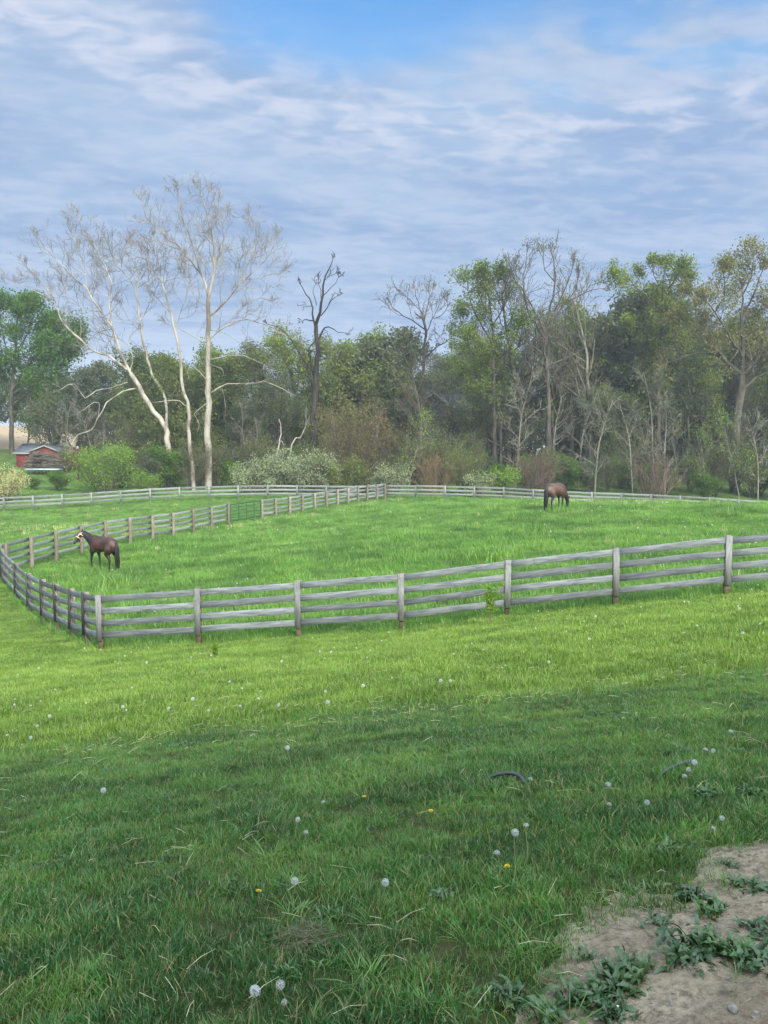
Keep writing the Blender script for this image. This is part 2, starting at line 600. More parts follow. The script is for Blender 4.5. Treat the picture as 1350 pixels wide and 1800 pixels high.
def vnoise(x, y, s):
    x = np.asarray(x, float) / s + 57.3; y = np.asarray(y, float) / s + 91.7
    xi = np.floor(x).astype(int); yi = np.floor(y).astype(int)
    fx = x - xi; fy = y - yi
    fx = fx * fx * (3 - 2 * fx); fy = fy * fy * (3 - 2 * fy)
    a = _tab[xi % 256, yi % 256]; b = _tab[(xi + 1) % 256, yi % 256]; c = _tab[xi % 256, (yi + 1) % 256]; d = _tab[(xi + 1) % 256, (yi + 1) % 256]
    return (a * (1 - fx) + b * fx) * (1 - fy) + (c * (1 - fx) + d * fx) * fy


def fnoise(x, y, s):
    return vnoise(x, y, s) * .5 + vnoise(x + 31, y - 17, s / 2.1) * .3 + vnoise(x - 9, y + 23, s / 4.3) * .2


# outline of the bare earth (worked out on the ground plane, in metres)
DIRT = [hit(px, py).to_2d() for (px, py) in [(1500, 1470), (1330, 1482), (1238, 1497), (1262, 1540), (1225, 1580), (1170, 1592), (1095, 1612), (1035, 1640), (1005, 1690), (985, 1715), (960, 1745), (905, 1800), (880, 1840)]]
DIRT += [Vector((DIRT[-1].x, 1.2)), Vector((4.5, 1.2)), Vector((4.5, 3.0))]
_D = np.array([(p.x, p.y) for p in DIRT])


def poly_sd(x, y, poly):
    """signed distance, positive inside"""
    x = np.asarray(x, float); y = np.asarray(y, float)
    d = np.full(x.shape, 1e9); inside = np.zeros(x.shape, bool)
    n = len(poly)
    for i in range(n):
        a = poly[i]; b = poly[(i + 1) % n]
        e = b - a
        t = np.clip(((x - a[0]) * e[0] + (y - a[1]) * e[1]) / (e @ e + 1e-12), 0, 1)
        d = np.minimum(d, np.hypot(x - a[0] - t * e[0], y - a[1] - t * e[1]))
        c = ((a[1] > y) != (b[1] > y)) & (x < (b[0] - a[0]) * (y - a[1]) / (b[1] - a[1] + 1e-12) + a[0])
        inside ^= c
    return np.where(inside, d, -d)


def dirt_mask(x, y):
    sd = poly_sd(x, y, _D)
    return sd + (fnoise(x, y, .22) - .5) * .34


def m_ground():
    m, N, out = mat_new('turf soil')
    g = N.node('ShaderNodeNewGeometry')
    P = g.outputs['Position']
    n = N.noise(P, 9.0, 5, .65)
    n2 = N.noise(P, .5, 4, .6)
    c = N.mix(N.smooth(n, .35, .65), (.028, .050, .014), (.085, .145, .030))
    c = N.mix(N.smooth(n2, .4, .7, 0, .6), c, (.12, .20, .045))
    sy = N.node('ShaderNodeSeparateXYZ'); N.set(sy.inputs[0], P)
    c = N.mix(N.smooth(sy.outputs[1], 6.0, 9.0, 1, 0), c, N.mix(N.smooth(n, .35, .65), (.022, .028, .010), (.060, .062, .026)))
    # stubble field far away on the left bank
    sx = N.node('ShaderNodeSeparateXYZ'); N.set(sx.inputs[0], P)
    far = N.smooth(sx.outputs[1], 118, 122)
    n3 = N.noise(N.scalev(P, (1, .2, 1)), .7, 4)
    c = N.mix(far, c, N.mix(n3, (.27, .20, .125), (.36, .28, .18)))
    principled(N, out, c, .95, .1, n, .6, .03)
    return m


def m_dirt():
    m, N, out = mat_new('bare earth')
    g = N.node('ShaderNodeNewGeometry')
    P = g.outputs['Position']
    n = N.noise(P, 3.5, 5, .6)
    n2 = N.noise(P, 38.0, 5, .7)
    n3 = N.noise(P, 140.0, 3, .7)
    c = N.mix(N.smooth(n, .35, .65), (.30, .240, .168), (.46, .380, .268))
    c = N.mix(N.smooth(n2, .42, .70, 0, .75), c, (.155, .12, .09))
    c = N.mix(N.smooth(n3, .58, .72, 0, .7), c, (.46, .42, .35))
    n5 = N.noise(P, 16.0, 4, .7)
    c = N.mix(N.smooth(n5, .52, .64, 0, .55), c, (.10, .08, .06))
    h = N.math('ADD', N.math('MULTIPLY', n2, .7), N.math('MULTIPLY', n3, .3))
    principled(N, out, c, .95, .1, h, 1.0, .04)
    return m


def build_ground():
    xs = np.unique(np.concatenate([np.linspace(-2500, -100, 14), np.linspace(-100, -20, 60), np.linspace(-20, 20, 220), np.linspace(20, 100, 60), np.linspace(100, 2500, 14)]))
    ys = np.unique(np.concatenate([np.linspace(-900, -32, 8), np.linspace(-32, 0, 26), np.linspace(0, 10, 110), np.linspace(10, 70, 150), np.linspace(70, 200, 60), np.linspace(200, 3500, 14)]))
    X, Y = np.meshgrid(xs, ys)
    Z = gz(X.ravel(), Y.ravel())
    V = np.stack([X.ravel(), Y.ravel(), Z], 1)
    nx = len(xs)
    i, j = np.meshgrid(np.arange(nx - 1), np.arange(len(ys) - 1))
    a = (j * nx + i).ravel()
    Q = np.stack([a, a + 1, a + nx + 1, a + nx], 1)
    o = mesh_obj('ground', V, [Q], m_ground(), smooth=True)
    tag(o, kind='structure')
    # bare earth sheet with a ragged edge, a little above the turf soil
    st = .018
    xs = np.arange(.2, 4.5, st); ys = np.arange(1.2, 5.0, st)
    X, Y = np.meshgrid(xs, ys)
    mk = dirt_mask(X, Y)
    nx = len(xs)
    rel = np.clip((mk + .12) / .20, 0, 1)
    Z = gz(X.ravel(), Y.ravel()) + (-.004 + rel * .020 + (fnoise(X, Y, .15) - .5) * .034 * rel + (vnoise(X, Y, .05) - .5) * .016 * rel).ravel()
    V = np.stack([X.ravel(), Y.ravel(), Z], 1)
    i, j = np.meshgrid(np.arange(nx - 1), np.arange(len(ys) - 1))
    a = (j * nx + i).ravel()
    keep = (mk.ravel()[a] > -.13)
    Q = np.stack([a, a + 1, a + nx + 1, a + nx], 1)[keep]
    u, inv = np.unique(Q.ravel(), return_inverse=True)
    o = mesh_obj('dirt_path', V[u], [inv.reshape(-1, 4)], m_dirt(), smooth=True)
    tag(o, kind='structure')


build_ground()


# ---------------------------------------------------------------- fences
def fence(name, label, pts, heights, nb, railmat, postmat, side, batten=None, round_post=False, closed_ends=(True, True), spacing=.30, top_off=.10, bh=.14, post_w=.115, seed=1, base_mat=None, skip_first=False, skip_last=False, group=None, batten_side=None):
    """pts: (x, y); heights: post height above ground; side = +1/-1: which side of the posts carries the boards"""
    rnd = random.Random(seed)
    P = [np.array((x, y, g1(x, y))) for x, y in pts]
    org = P[0].copy()
    t = thing(name, label, 'fence', tuple(org), group=group)
    n = len(P)
    tops = []
    for i, p in enumerate(P):
        a = P[max(i - 1, 0)]; b = P[min(i + 1, n - 1)]
        d = (b - a)[:2]; d /= np.linalg.norm(d)
        nrm = np.array((d[1], -d[0]))
        tops.append((p[2] + heights[i], d, nrm))
    for i, p in enumerate(P):
        if (i == 0 and skip_first) or (i == n - 1 and skip_last):
            continue
        top, d, nrm = tops[i]
        c = p - org
        lean = np.array((rnd.uniform(-.02, .02), rnd.uniform(-.02, .02), 0))
        B = Boxes()
        h = top - p[2]
        if round_post:
            r = post_w / 2
            B.lathe([(r * 1.03, -.15), (r * 1.02, .2), (r, h * .6), (r * .97, h - .015), (r * .86, h)], (c[0], c[1], c[2]), 12, .03, rnd)
        else:
            B.beam(c + (0, 0, -.15), c + lean + (0, 0, h), post_w, post_w, up=(d[0], d[1], 0), bev=.008)
        po = B.build('post', postmat, t, smooth=round_post)
        if batten is not None:
            bs = batten_side if batten_side is not None else side
            Bb = Boxes()
            off = nrm * bs * (post_w / 2 + .028 + .014 + .003)
            bw = .135
            Bb.beam(c + (off[0], off[1], .25 + rnd.uniform(-.02, .02)), c + lean + (off[0], off[1], h - .005), .024, bw, up=(d[0], d[1], 0), bev=.003)
            Bb.build('batten', batten, t)
    for i in range(n - 1):
        a, b = P[i], P[i + 1]
        d = (b - a)[:2]; d /= np.linalg.norm(d)
        nrm = np.array((d[1], -d[0]))
        off = nrm * side * (post_w / 2 + .014)
        for k in range(nb):
            za = tops[i][0] - top_off - k * spacing + rnd.uniform(-.010, .010)
            zb = tops[i + 1][0] - top_off - k * spacing + rnd.uniform(-.010, .010)
            A = np.array((a[0] + off[0], a[1] + off[1], za)) - org
            Bp = np.array((b[0] + off[0], b[1] + off[1], zb)) - org
            dd = (Bp - A) / np.linalg.norm(Bp - A)
            A2 = A + dd * .003; B2 = Bp - dd * .003
            L = np.linalg.norm(B2 - A2)
            bx = Boxes()
            # board built along its own x axis so that the grain follows it
            bx.beam((0, 0, 0), (L, 0, 0), .025, bh * rnd.uniform(.95, 1.04), bev=.004, segs=4, wob=.006, rnd=rnd)
            o = bx.build('rail', railmat, t)
            X = Vector(dd); Z0 = Vector((0, 0, 1)); Yv = Z0.cross(X).normalized(); Zv = X.cross(Yv)
            mt = Matrix((X, Yv, Zv)).transposed().to_4x4(); mt.translation = Vector(A2)
            o.matrix_local = mt
    return t


def xy(px, Y):
    return ((px - 675.0) / F * Y / math.cos(PITCH), Y)


def build_fences():
    # near front run: seven posts in view and two past the right edge, one straight line with even bays
    a, b = np.array(xy(172, 18.5)), np.array(xy(1281, 17.2))
    pts = [tuple(a + (b - a) * i / 6) for i in range(9)]
    fence('board_fence', 'near grey four board fence along the front of the paddock, flat battens on its posts', pts, [1.37] * 9, 4, M['rail'], M['post'], +1, batten=M['batten'], seed=3, spacing=.295, bh=.15, top_off=.105)
    # left side run from the corner post back to the middle fence
    ps = [xy(172, 18.5), xy(147, 19.4), xy(122, 20.55), xy(97, 21.8), xy(72, 23.3), xy(48, 25.0), xy(26, 26.9), xy(2, 29.0), xy(-20, 31.4)]
    fence('board_fence', 'short grey board fence running back from the near corner post at the left edge', ps, [1.37, 1.36, 1.35, 1.35, 1.35, 1.35, 1.32, 1.30, 1.30], 4, M['rail'], M['postgrey'], -1, batten=M['shadebatten'], seed=5, spacing=.295, bh=.15, skip_first=True)
    # middle fence, before and after the gate
    line = [(8, 29.8), (53, 32.0), (97, 34.0), (142, 36.0), (185, 37.8), (228, 39.6), (268, 41.6), (304.5, 43.4), (340, 45.2), (372, 47.0), (402, 49.0)]
    fence('board_fence', 'pale board fence with brown posts behind the dark horse, left of the green gate', [xy(*q) for q in [(-20, 29.0)] + line], [1.38] * 12, 4, M['railfar'], M['postgrey'], -1, round_post=True, seed=8, post_w=.17, spacing=.30)
    line = [(461, 53.0), (485, 54.5), (510, 56.2), (532.5, 57.8), (554, 59.2), (574.6, 60.4), (594, 61.5), (612.5, 62.6), (630, 63.6), (646, 64.5), (663, 65.3), (677, 66.0)]
    fence('board_fence', 'pale board fence with brown posts from the green gate to the far corner', [xy(*q) for q in line], [1.34] * 12, 4, M['railfar'], M['postgrey'], -1, round_post=True, seed=9, post_w=.17, spacing=.30)
    # far fence, left part and right part meeting at the far corner
    n = 16
    pts = [xy(677 - 51.5 * i, 66.3 - 4.0 * (i / 13.0)) for i in range(n)]
    fence('board_fence', 'far pale fence along the foot of the woods, left of the far corner', pts, [1.18] * n, 3, M['railfar'], M['railfar'], -1, batten=M['railfar'], seed=12, spacing=.32, skip_first=True, post_w=.12, bh=.16)
    pts = [xy(679 + 51.5 * i, 66.3 - 2.0 * (i / 13.0)) for i in range(n)]
    fence('board_fence', 'far grey fence behind the grazing horse, right of the far corner', pts, [1.22] * n, 3, M['railfar'], M['railfar'], +1, batten=M['railfar'], seed=13, spacing=.32, skip_first=True, post_w=.12, bh=.16)
    # green tube gate between the two parts of the middle fence
    A = np.array(xy(404.5, 49.15)); B = np.array(xy(458.5, 52.8))
    za, zb = g1(*A), g1(*B)
    t = thing('gate', 'green tubular metal gate standing in the middle fence', 'gate', (A[0], A[1], za))
    gm = m_plain('green gate paint', (.012, .075, .042), .45, .4)
    d = np.array([B[0] - A[0], B[1] - A[1], zb - za])
    L = np.linalg.norm(d)
    T = Tubes()
    for k, hgt in enumerate((.22, 1.28)):
        T.add([np.array((0, 0, hgt)), d * .5 + (0, 0, hgt), d + (0, 0, hgt)], [.032] * 3, 8)
    for f in (0.0, 1.0):
        T.add([d * f + (0, 0, .2), d * f + (0, 0, .8), d * f + (0, 0, 1.3)], [.045] * 3, 8)
    V, Q = T.arrays(); mesh_obj('gate_frame', V, [Q], gm, t, True)
    for hgt in (.42, .64, .86, 1.07):
        T = Tubes(); T.add([np.array((0, 0, hgt)), d * .5 + (0, 0, hgt), d + (0, 0, hgt)], [.018] * 3, 6)
        V, Q = T.arrays(); mesh_obj('bar', V, [Q], gm, t, True)
    for f in (.27, .52, .77):
        T = Tubes(); T.add([d * f + (0, -.03, .2), d * f + (0, -.03, .8), d * f + (0, -.03, 1.3)], [.032] * 3, 6)
        V, Q = T.arrays(); mesh_obj('upright', V, [Q], gm, t, True)


build_fences()


# ---------------------------------------------------------------- trees
ML = {
    'deep': m_leaf('deep green leaves', (.038, .092, .015), (.125, .245, .036), nscale=.5),
    'fresh': m_leaf('fresh green leaves', (.070, .112, .022), (.215, .290, .062), nscale=.5),
    'olive': m_leaf('olive leaves', (.064, .092, .030), (.175, .215, .072), nscale=.5),
    'gold': m_leaf('yellow green young leaves', (.085, .092, .032), (.22, .22, .085), nscale=.5),
    'grey': m_leaf('grey green leaves', (.058, .076, .050), (.140, .170, .100), nscale=.5),
    'silver': m_leaf('silvery leaves', (.11, .16, .075), (.36, .43, .26), nscale=1.2),
    'bloom': m_leaf('pale blossom', (.26, .28, .11), (.58, .56, .32), nscale=1.2),
    'tan': m_leaf('tan budding leaves', (.13, .105, .045), (.26, .22, .10), nscale=.6),
    'rust': m_leaf('russet buds', (.085, .055, .044), (.17, .115, .092), nscale=.6),
    'lime': m_leaf('bright young leaves', (.09, .18, .025), (.24, .40, .06), nscale=1.0),
}


def unit(v):
    return v / (np.linalg.norm(v) + 1e-9)


def rand_perp(d, rs):
    a = rs.normal(size=3)
    a -= d * (a @ d)
    return unit(a)


def grow(T, C, tips, p, d, L, r, lev, maxlev, rs, o):
    """one branch and its children; T takes wood, C takes twigs"""
    ns = [7, 5, 4, 3, 3][min(lev, 4)]
    pts = [np.array(p, float)]; dirs = [unit(d)]
    for i in range(ns):
        dd = dirs[-1] + rs.normal(size=3) * o['wob'] * (1 + .4 * lev)
        dd[2] += o['trop'] * (1 if lev else .3)
        dd = unit(dd)
        dirs.append(dd); pts.append(pts[-1] + dd * L / ns)
    pts = np.array(pts)
    tt = np.linspace(0, 1, ns + 1)
    end = o.get('tip', .25)
    rad = np.maximum(r * (1 - tt * (1 - end)), o.get('rmin', .012))
    (C if lev >= o.get('twiglev', 2) else T).add(pts, rad, [8, 6, 4, 3, 3][min(lev, 4)])
    if lev >= maxlev:
        tips.append(pts[-1]); tips.append(pts[len(pts) // 2])
        return
    nc = o['nc'][min(lev, len(o['nc']) - 1)]
    t0 = o['t0'] if lev == 0 else .2
    for k in range(nc):
        t = t0 + (1 - t0) * (k + rs.rand()) / nc
        x = t * ns; i = min(int(x), ns - 1); f = x - i
        q = pts[i] * (1 - f) + pts[i + 1] * f
        ax = dirs[min(i + 1, ns)]
        ang = R(rs.uniform(*o['ang']))
        nd = ax * math.cos(ang) + rand_perp(ax, rs) * math.sin(ang)
        if lev == 0:
            sh = math.sin(math.pi * min(1, max(.0, (t - t0) / (1 - t0) * .75 + .2))) * .5 + .5
            l2 = L * o['ratio'] * sh
        else:
            l2 = L * o['ratio2'] * (1.15 - .5 * t)
        l2 *= rs.uniform(.75, 1.2)
        rr = (r * (1 - t * (1 - end))) * rs.uniform(.45, .65)
        grow(T, C, tips, q, nd, l2, rr, lev + 1, maxlev, rs, o)


def finish_tree(t, T, C, P, size, bark, twig, leaf, rs, flat=.5):
    V, Q = T.arrays()
    tr = mesh_obj('trunk', V, [Q], bark, t, True)
    V, Q = C.arrays()
    if len(P):
        LV, LQ = leaf_arrays(P, size, rs, flat)
        Vv = np.concatenate([V, LV]); fm = np.concatenate([np.zeros(len(Q), int), np.ones(len(LQ), int)])
        mesh_obj('crown', Vv, [np.concatenate([Q, LQ + len(V)])], [twig, leaf], t, False, fm)
    elif len(V):
        mesh_obj('crown', V, [Q], twig, t, True)


def proto_tree(name, cat, H, seed, leaf, nleaf, lsize, bark='bark', twig='twig', stems=1, spread=.35, lean=.05, loose=.5, maxlev=3, **kw):
    rs = np.random.RandomState(seed)
    o = dict(wob=.11, trop=.06, nc=[13, 6, 4], ang=(30, 60), ratio=spread, ratio2=.52, t0=.28, twiglev=2, rmin=.014)
    o.update(kw)
    t = thing(name, None, cat)
    T, C, tips = Tubes(), Tubes(), []
    for s in range(stems):
        a = rs.uniform(0, 6.28); le = lean if stems == 1 else rs.uniform(.12, .45)
        h = H * (1 if s == 0 else rs.uniform(.7, 1))
        grow(T, C, tips, (rs.uniform(-.2, .2) * (stems > 1), rs.uniform(-.2, .2) * (stems > 1), -.3), np.array((math.cos(a) * le, math.sin(a) * le, 1)), h, H * kw.get('rk', .017) / (1 if stems == 1 else 1.8), 0, maxlev, rs, o)
    P = np.zeros((0, 3))
    if nleaf:
        tp = np.array(tips)
        idx = rs.randint(0, len(tp), nleaf)
        # clumps: some twigs carry many leaves, some none
        wt = rs.rand(len(tp)) ** 3 + .02
        idx = rs.choice(len(tp), nleaf, p=wt / wt.sum())
        P = tp[idx] + np.clip(rs.normal(size=(nleaf, 3)), -1.5, 1.5) * loose * .8 * np.array((1, 1, .8))
        P = P[P[:, 2] > .1]
    finish_tree(t, T, C, P, lsize, M[bark], M[twig], ML[leaf] if leaf else None, rs)
    return t


def smooth_line(pts, step=1.0):
    P = np.array(pts, float)
    if len(P) == 2:
        P = np.array([P[0], (P[0] + P[1]) / 2, P[1]])
    E = np.vstack([2 * P[0] - P[1], P, 2 * P[-1] - P[-2]])
    out = []
    for i in range(1, len(E) - 2):
        L = np.linalg.norm(E[i + 1] - E[i]); m = max(2, int(L / step))
        for k in range(m):
            t = k / m
            a, b, c, d = E[i - 1], E[i], E[i + 1], E[i + 2]
            out.append(.5 * ((2 * b) + (c - a) * t + (2 * a - 5 * b + 4 * c - d) * t * t + (3 * b - a - 3 * c + d) * t ** 3))
    out.append(P[-1])
    return np.array(out)


def limb_tree(name, label, limbs, depth, conv, seed, bark, twig, leaf=None, nleaf=0, lsize=.2, dens=.9, sub=(2.2, 3.6), trop=.14, group=None, cat='tree', rscale=1.0, loose=.5, rmin=.014, nsub=3, dspread=2.5, ang=(28, 60), twmul=1.0, keep_bare=(), up=.0):
    """a tree whose main limbs are given as measured polylines: (points, r_start, r_end, bushy)"""
    rs = np.random.RandomState(seed)
    base = W(*conv(*limbs[0][0][0]), depth)
    base = Vector((base.x, depth, min(base.z, g1(base.x, depth))))
    t = thing(name, label, cat, base, group=group)
    T, C, tips = Tubes(), Tubes(), []
    org = np.array(base)
    placed = []
    for li, (pts, r0, r1, bushy) in enumerate(limbs):
        px = [conv(*p) for p in pts]
        # depth offset: limbs lean away from or towards the camera, starting where they leave an earlier limb
        y0 = 0.0
        if placed:
            q = np.array(px[0]); best = min(placed, key=lambda e: np.hypot(*(e[0] - q)))
            if np.hypot(*(best[0] - q)) < 14: y0 = best[1]
        slope = rs.uniform(-dspread, dspread) if li else 0
        P3 = []
        tot = len(px) - 1
        for i, p in enumerate(px):
            dy = y0 + slope * i / tot
            placed.append((np.array(p), dy))
            w = W(p[0], p[1], depth + dy)
            P3.append(np.array(w) - org)
        if li == 0:
            P3[0] = np.array((P3[0][0], P3[0][1], -.3))
        L3 = smooth_line(P3, .7)
        L3[1:-1] += rs.normal(size=(len(L3) - 2, 3)) * .05
        tt = np.linspace(0, 1, len(L3))
        rad = (r0 + (r1 - r0) * tt) * rscale * (1 if li == 0 else .88)
        T.add(L3, np.maximum(rad, rmin), 10 if r0 > .15 else 6)
        if bushy <= 0: continue
        seg = np.linalg.norm(np.diff(L3, axis=0), axis=1); total = seg.sum()
        n = int(total * dens * bushy)
        t0 = .35 if li == 0 else .12
        for k in range(n):
            tk = t0 + (1 - t0) * (k + rs.rand()) / n
            x = tk * (len(L3) - 1); i = min(int(x), len(L3) - 2); f = x - i
            q = L3[i] * (1 - f) + L3[i + 1] * f
            ax = unit(L3[i + 1] - L3[i])
            a = R(rs.uniform(*ang))
            nd = ax * math.cos(a) + rand_perp(ax, rs) * math.sin(a)
            nd[2] += up
            o = dict(wob=.16, trop=trop, nc=[nsub + 3, nsub + 1, nsub], ang=(22, 50), ratio=.5, ratio2=.55, t0=.2, twiglev=1, rmin=rmin, tip=.3)
            l = rs.uniform(*sub) * (1.2 - .55 * tk)
            grow(T, C, tips, q, unit(nd), l, max(rad[i] * .4, rmin * 1.6) if rad[i] < .12 else .05, 1, 3, rs, o)
        # end of the limb goes on as twigs
        for k in range(3):
            o = dict(wob=.14, trop=trop, nc=[nsub + 2, nsub + 1, nsub], ang=(20, 45), ratio=.5, ratio2=.55, t0=.1, twiglev=1, rmin=rmin, tip=.3)
            grow(T, C, tips, L3[-1], unit(L3[-1] - L3[-2] + rs.normal(size=3) * .3 + (0, 0, up)), rs.uniform(*sub) * .38, max(rad[-1], rmin), 1, 3, rs, o)
    P = np.zeros((0, 3))
    if nleaf and tips:
        tp = np.array(tips)
        wt = rs.rand(len(tp)) ** 3 + .02
        idx = rs.choice(len(tp), nleaf, p=wt / wt.sum())
        P = tp[idx] + np.clip(rs.normal(size=(nleaf, 3)), -1.5, 1.5) * loose * .85
    finish_tree(t, T, C, P, lsize, M[bark], M[twig], ML[leaf] if leaf else None, rs)
    return t


def z1(x, y): return (x / 2.5, 300 + y / 2.5)
def z2(x, y): return (450 + x / 3, 420 + y / 3)
def z3(x, y): return (850 + x / 2.7, 400 + y / 2.7)


def feature_trees():
    # three pale sycamores on the left
    S1 = [
        ([(915, 1385), (917, 1290), (912, 1180), (916, 1050), (915, 900), (915, 720), (915, 560)], .44, .22, .0),
        ([(915, 560), (935, 480), (940, 420), (935, 300), (905, 180), (870, 80)], .20, .04, 1.0),
        ([(915, 560), (905, 500), (880, 450), (800, 350), (720, 280), (650, 210), (620, 130)], .16, .035, 1.0),
        ([(880, 450), (840, 300), (790, 180), (780, 90)], .10, .03, 1.0),
        ([(938, 430), (985, 300), (960, 180), (930, 100)], .10, .03, 1.0),
        ([(920, 640), (1000, 570), (1060, 480), (1100, 380), (1130, 280), (1100, 210)], .13, .03, 1.0),
        ([(1050, 500), (1130, 430), (1190, 360), (1215, 300)], .07, .03, 1.0),
        ([(920, 740), (1000, 680), (1090, 655), (1190, 690), (1290, 740)], .11, .03, .55),
        ([(1060, 480), (1180, 460), (1240, 440)], .06, .025, .8),
        ([(800, 350), (740, 330), (690, 300), (660, 300)], .06, .025, .8),
        ([(915, 600), (860, 560), (820, 480), (790, 420)], .07, .025, .8),
        ([(1000, 675), (1060, 600), (1130, 560), (1180, 570)], .06, .025, .8),
        ([(925, 830), (1010, 815), (1100, 820), (1170, 860)], .08, .02, .15),
        ([(930, 975), (1000, 940), (1120, 935), (1160, 925), (1240, 960), (1300, 990)], .11, .035, 0),
        ([(1120, 935), (1160, 925), (1200, 905)], .05, .02, 0),
        ([(975, 955), (990, 1030), (985, 1100)], .06, .02, 0),
        ([(922, 850), (955, 860), (980, 880), (975, 905)], .06, .02, 0),
        ([(912, 925), (880, 885), (845, 860), (825, 880), (832, 920)], .07, .02, 0),
        ([(915, 1015), (880, 1045), (852, 1070), (875, 1110), (865, 1150)], .06, .02, 0),
        ([(915, 775), (860, 730), (800, 705), (740, 660)], .08, .02, .3),
        ([(925, 700), (1000, 720), (1060, 760)], .06, .02, .4),
    ]
    S2 = [
        ([(852, 1385), (845, 1300), (830, 1200), (828, 1050), (802, 950), (795, 830), (768, 700), (740, 600)], .24, .13, 0),
        ([(740, 600), (710, 480), (690, 380), (675, 290)], .12, .03, .9),
        ([(822, 1038), (790, 1015), (740, 1012), (668, 1020)], .08, .03, 0),
        ([(770, 715), (800, 600), (830, 500), (820, 430)], .07, .025, .7),
        ([(712, 490), (660, 430), (640, 370)], .06, .025, .8),
        ([(745, 620), (690, 560), (650, 530)], .05, .02, .6),
    ]
    S3 = [
        ([(755, 1225), (728, 1130), (670, 1060), (630, 980), (575, 892)], .36, .25, 0),
        ([(575, 892), (530, 800), (490, 680), (440, 620), (380, 520), (300, 450), (230, 370), (165, 300)], .20, .03, .9),
        ([(490, 680), (478, 560), (490, 480), (440, 380), (390, 280), (340, 200)], .12, .03, .9),
        ([(560, 875), (480, 815), (410, 790), (350, 740), (280, 670), (240, 570), (190, 500), (120, 425)], .17, .03, .75),
        ([(245, 575), (160, 530), (80, 500), (25, 495)], .06, .025, .8),
        ([(570, 885), (585, 820), (560, 760), (600, 700)], .08, .03, .4),
        ([(600, 958), (540, 968), (470, 1020), (430, 1090), (400, 1140), (345, 1160), (315, 1205)], .11, .04, .04),
        ([(560, 930), (480, 955), (420, 970), (375, 1000), (330, 940), (270, 960)], .08, .03, .08),
        ([(430, 1090), (435, 1020), (390, 1035), (350, 1060)], .05, .02, .1),
        ([(440, 620), (360, 600), (310, 560), (280, 500)], .06, .025, .8),
        ([(485, 560), (420, 520), (400, 430), (430, 330)], .06, .025, .9),
        ([(380, 520), (370, 430), (330, 340), (310, 270)], .06, .025, .9),
        ([(475, 440), (540, 380), (560, 320)], .05, .02, .8),
    ]
    S4 = [
        ([(735, 1225), (730, 1100), (722, 980), (680, 920), (650, 830), (625, 740), (620, 660), (600, 560)], .20, .11, 0),
        ([(600, 560), (570, 470), (520, 420), (475, 320)], .10, .03, .9),
        ([(600, 560), (605, 440), (570, 320)], .09, .03, .9),
        ([(733, 1030), (755, 1000), (770, 960)], .05, .02, 0),
        ([(620, 660), (660, 560), (650, 460), (680, 380)], .07, .025, .7),
        ([(625, 720), (560, 640), (530, 600)], .05, .02, .6),
    ]
    kw = dict(bark='sycamore', twig='sycatwig', trop=.12, dens=1.9, sub=(1.8, 3.7), nsub=4, up=.10, rmin=.010, ang=(32, 72), rscale=.85)
    limb_tree('sycamore_tree', 'tallest pale sycamore with an upright white trunk and bare crown, on the left', S1, 76.0, z1, 21, **kw)
    limb_tree('sycamore_tree', 'thin pale sycamore with a crooked stem just left of the tallest one', S2, 74.5, z1, 22, **kw)
    limb_tree('sycamore_tree', 'pale sycamore leaning far to the left with a wide bare crown', S3, 77.5, z1, 23, **kw)
    limb_tree('sycamore_tree', 'slim pale sycamore stem rising behind the base of the leaning one', S4, 79.5, z1, 24, **kw)
    D = [
        ([(318, 1180), (312, 1050), (300, 960), (306, 880), (316, 780), (320, 680), (324, 560), (316, 450)], .34, .16, 0),
        ([(316, 450), (335, 380), (350, 300), (372, 190), (405, 110)], .16, .03, .35),
        ([(318, 500), (303, 400), (296, 340), (262, 290), (235, 240)], .11, .03, .25),
        ([(322, 540), (350, 490), (378, 462), (430, 490), (470, 495)], .09, .02, .35),
        ([(305, 430), (270, 425), (245, 435)], .07, .02, .3),
        ([(346, 330), (328, 220)], .05, .02, .3),
        ([(343, 405), (395, 330), (430, 300)], .06, .02, .7),
        ([(288, 620), (286, 570), (318, 530)], .08, .05, 0),
        ([(300, 700), (255, 650), (215, 580), (150, 490), (60, 450)], .10, .025, .3),
        ([(303, 800), (272, 715), (200, 705)], .09, .025, .3),
        ([(303, 720), (285, 640), (288, 590)], .09, .06, 0),
        ([(374, 200), (420, 180)], .03, .015, .5),
        ([(335, 640), (400, 625), (440, 615)], .05, .015, .4),
        ([(352, 300), (395, 260), (435, 200)], .04, .015, .5),
        ([(320, 350), (300, 280), (315, 240)], .04, .015, .4),
    ]
    limb_tree('dead_tree', 'tall dead dark tree with broken bare limbs against the sky, left of centre', D, 75.0, z2, 31, 'deadbark', 'deadbark', rscale=1.2, trop=.10, dens=.9, sub=(.9, 2.2), nsub=2, cat='tree', rmin=.016)
    B = [
        ([(885, 1120), (885, 900), (885, 700), (890, 600), (895, 500), (882, 425)], .24, .13, .3),
        ([(882, 425), (868, 380), (850, 330), (840, 270)], .10, .03, 1),
        ([(890, 630), (960, 570), (1050, 500), (1090, 440)], .09, .03, .7),
        ([(893, 480), (820, 430), (740, 380), (712, 350)], .09, .03, .9),
        ([(895, 500), (940, 400), (980, 320)], .08, .025, 1),
        ([(884, 430), (905, 350), (930, 275)], .08, .025, 1),
        ([(860, 370), (810, 320), (780, 290)], .05, .02, 1),
        ([(940, 420), (1000, 380), (1010, 330)], .05, .02, 1),
        ([(888, 620), (830, 560), (790, 540)], .05, .02, .7),
    ]
    limb_tree('bare_tree', 'rounded leafless tree standing alone against the sky right of the dead tree', B, 88.0, z2, 32, 'bark', 'twig', leaf='olive', nleaf=900, lsize=.13, trop=.12, dens=1.0, sub=(1.8, 3.2), nsub=3, rmin=.016)
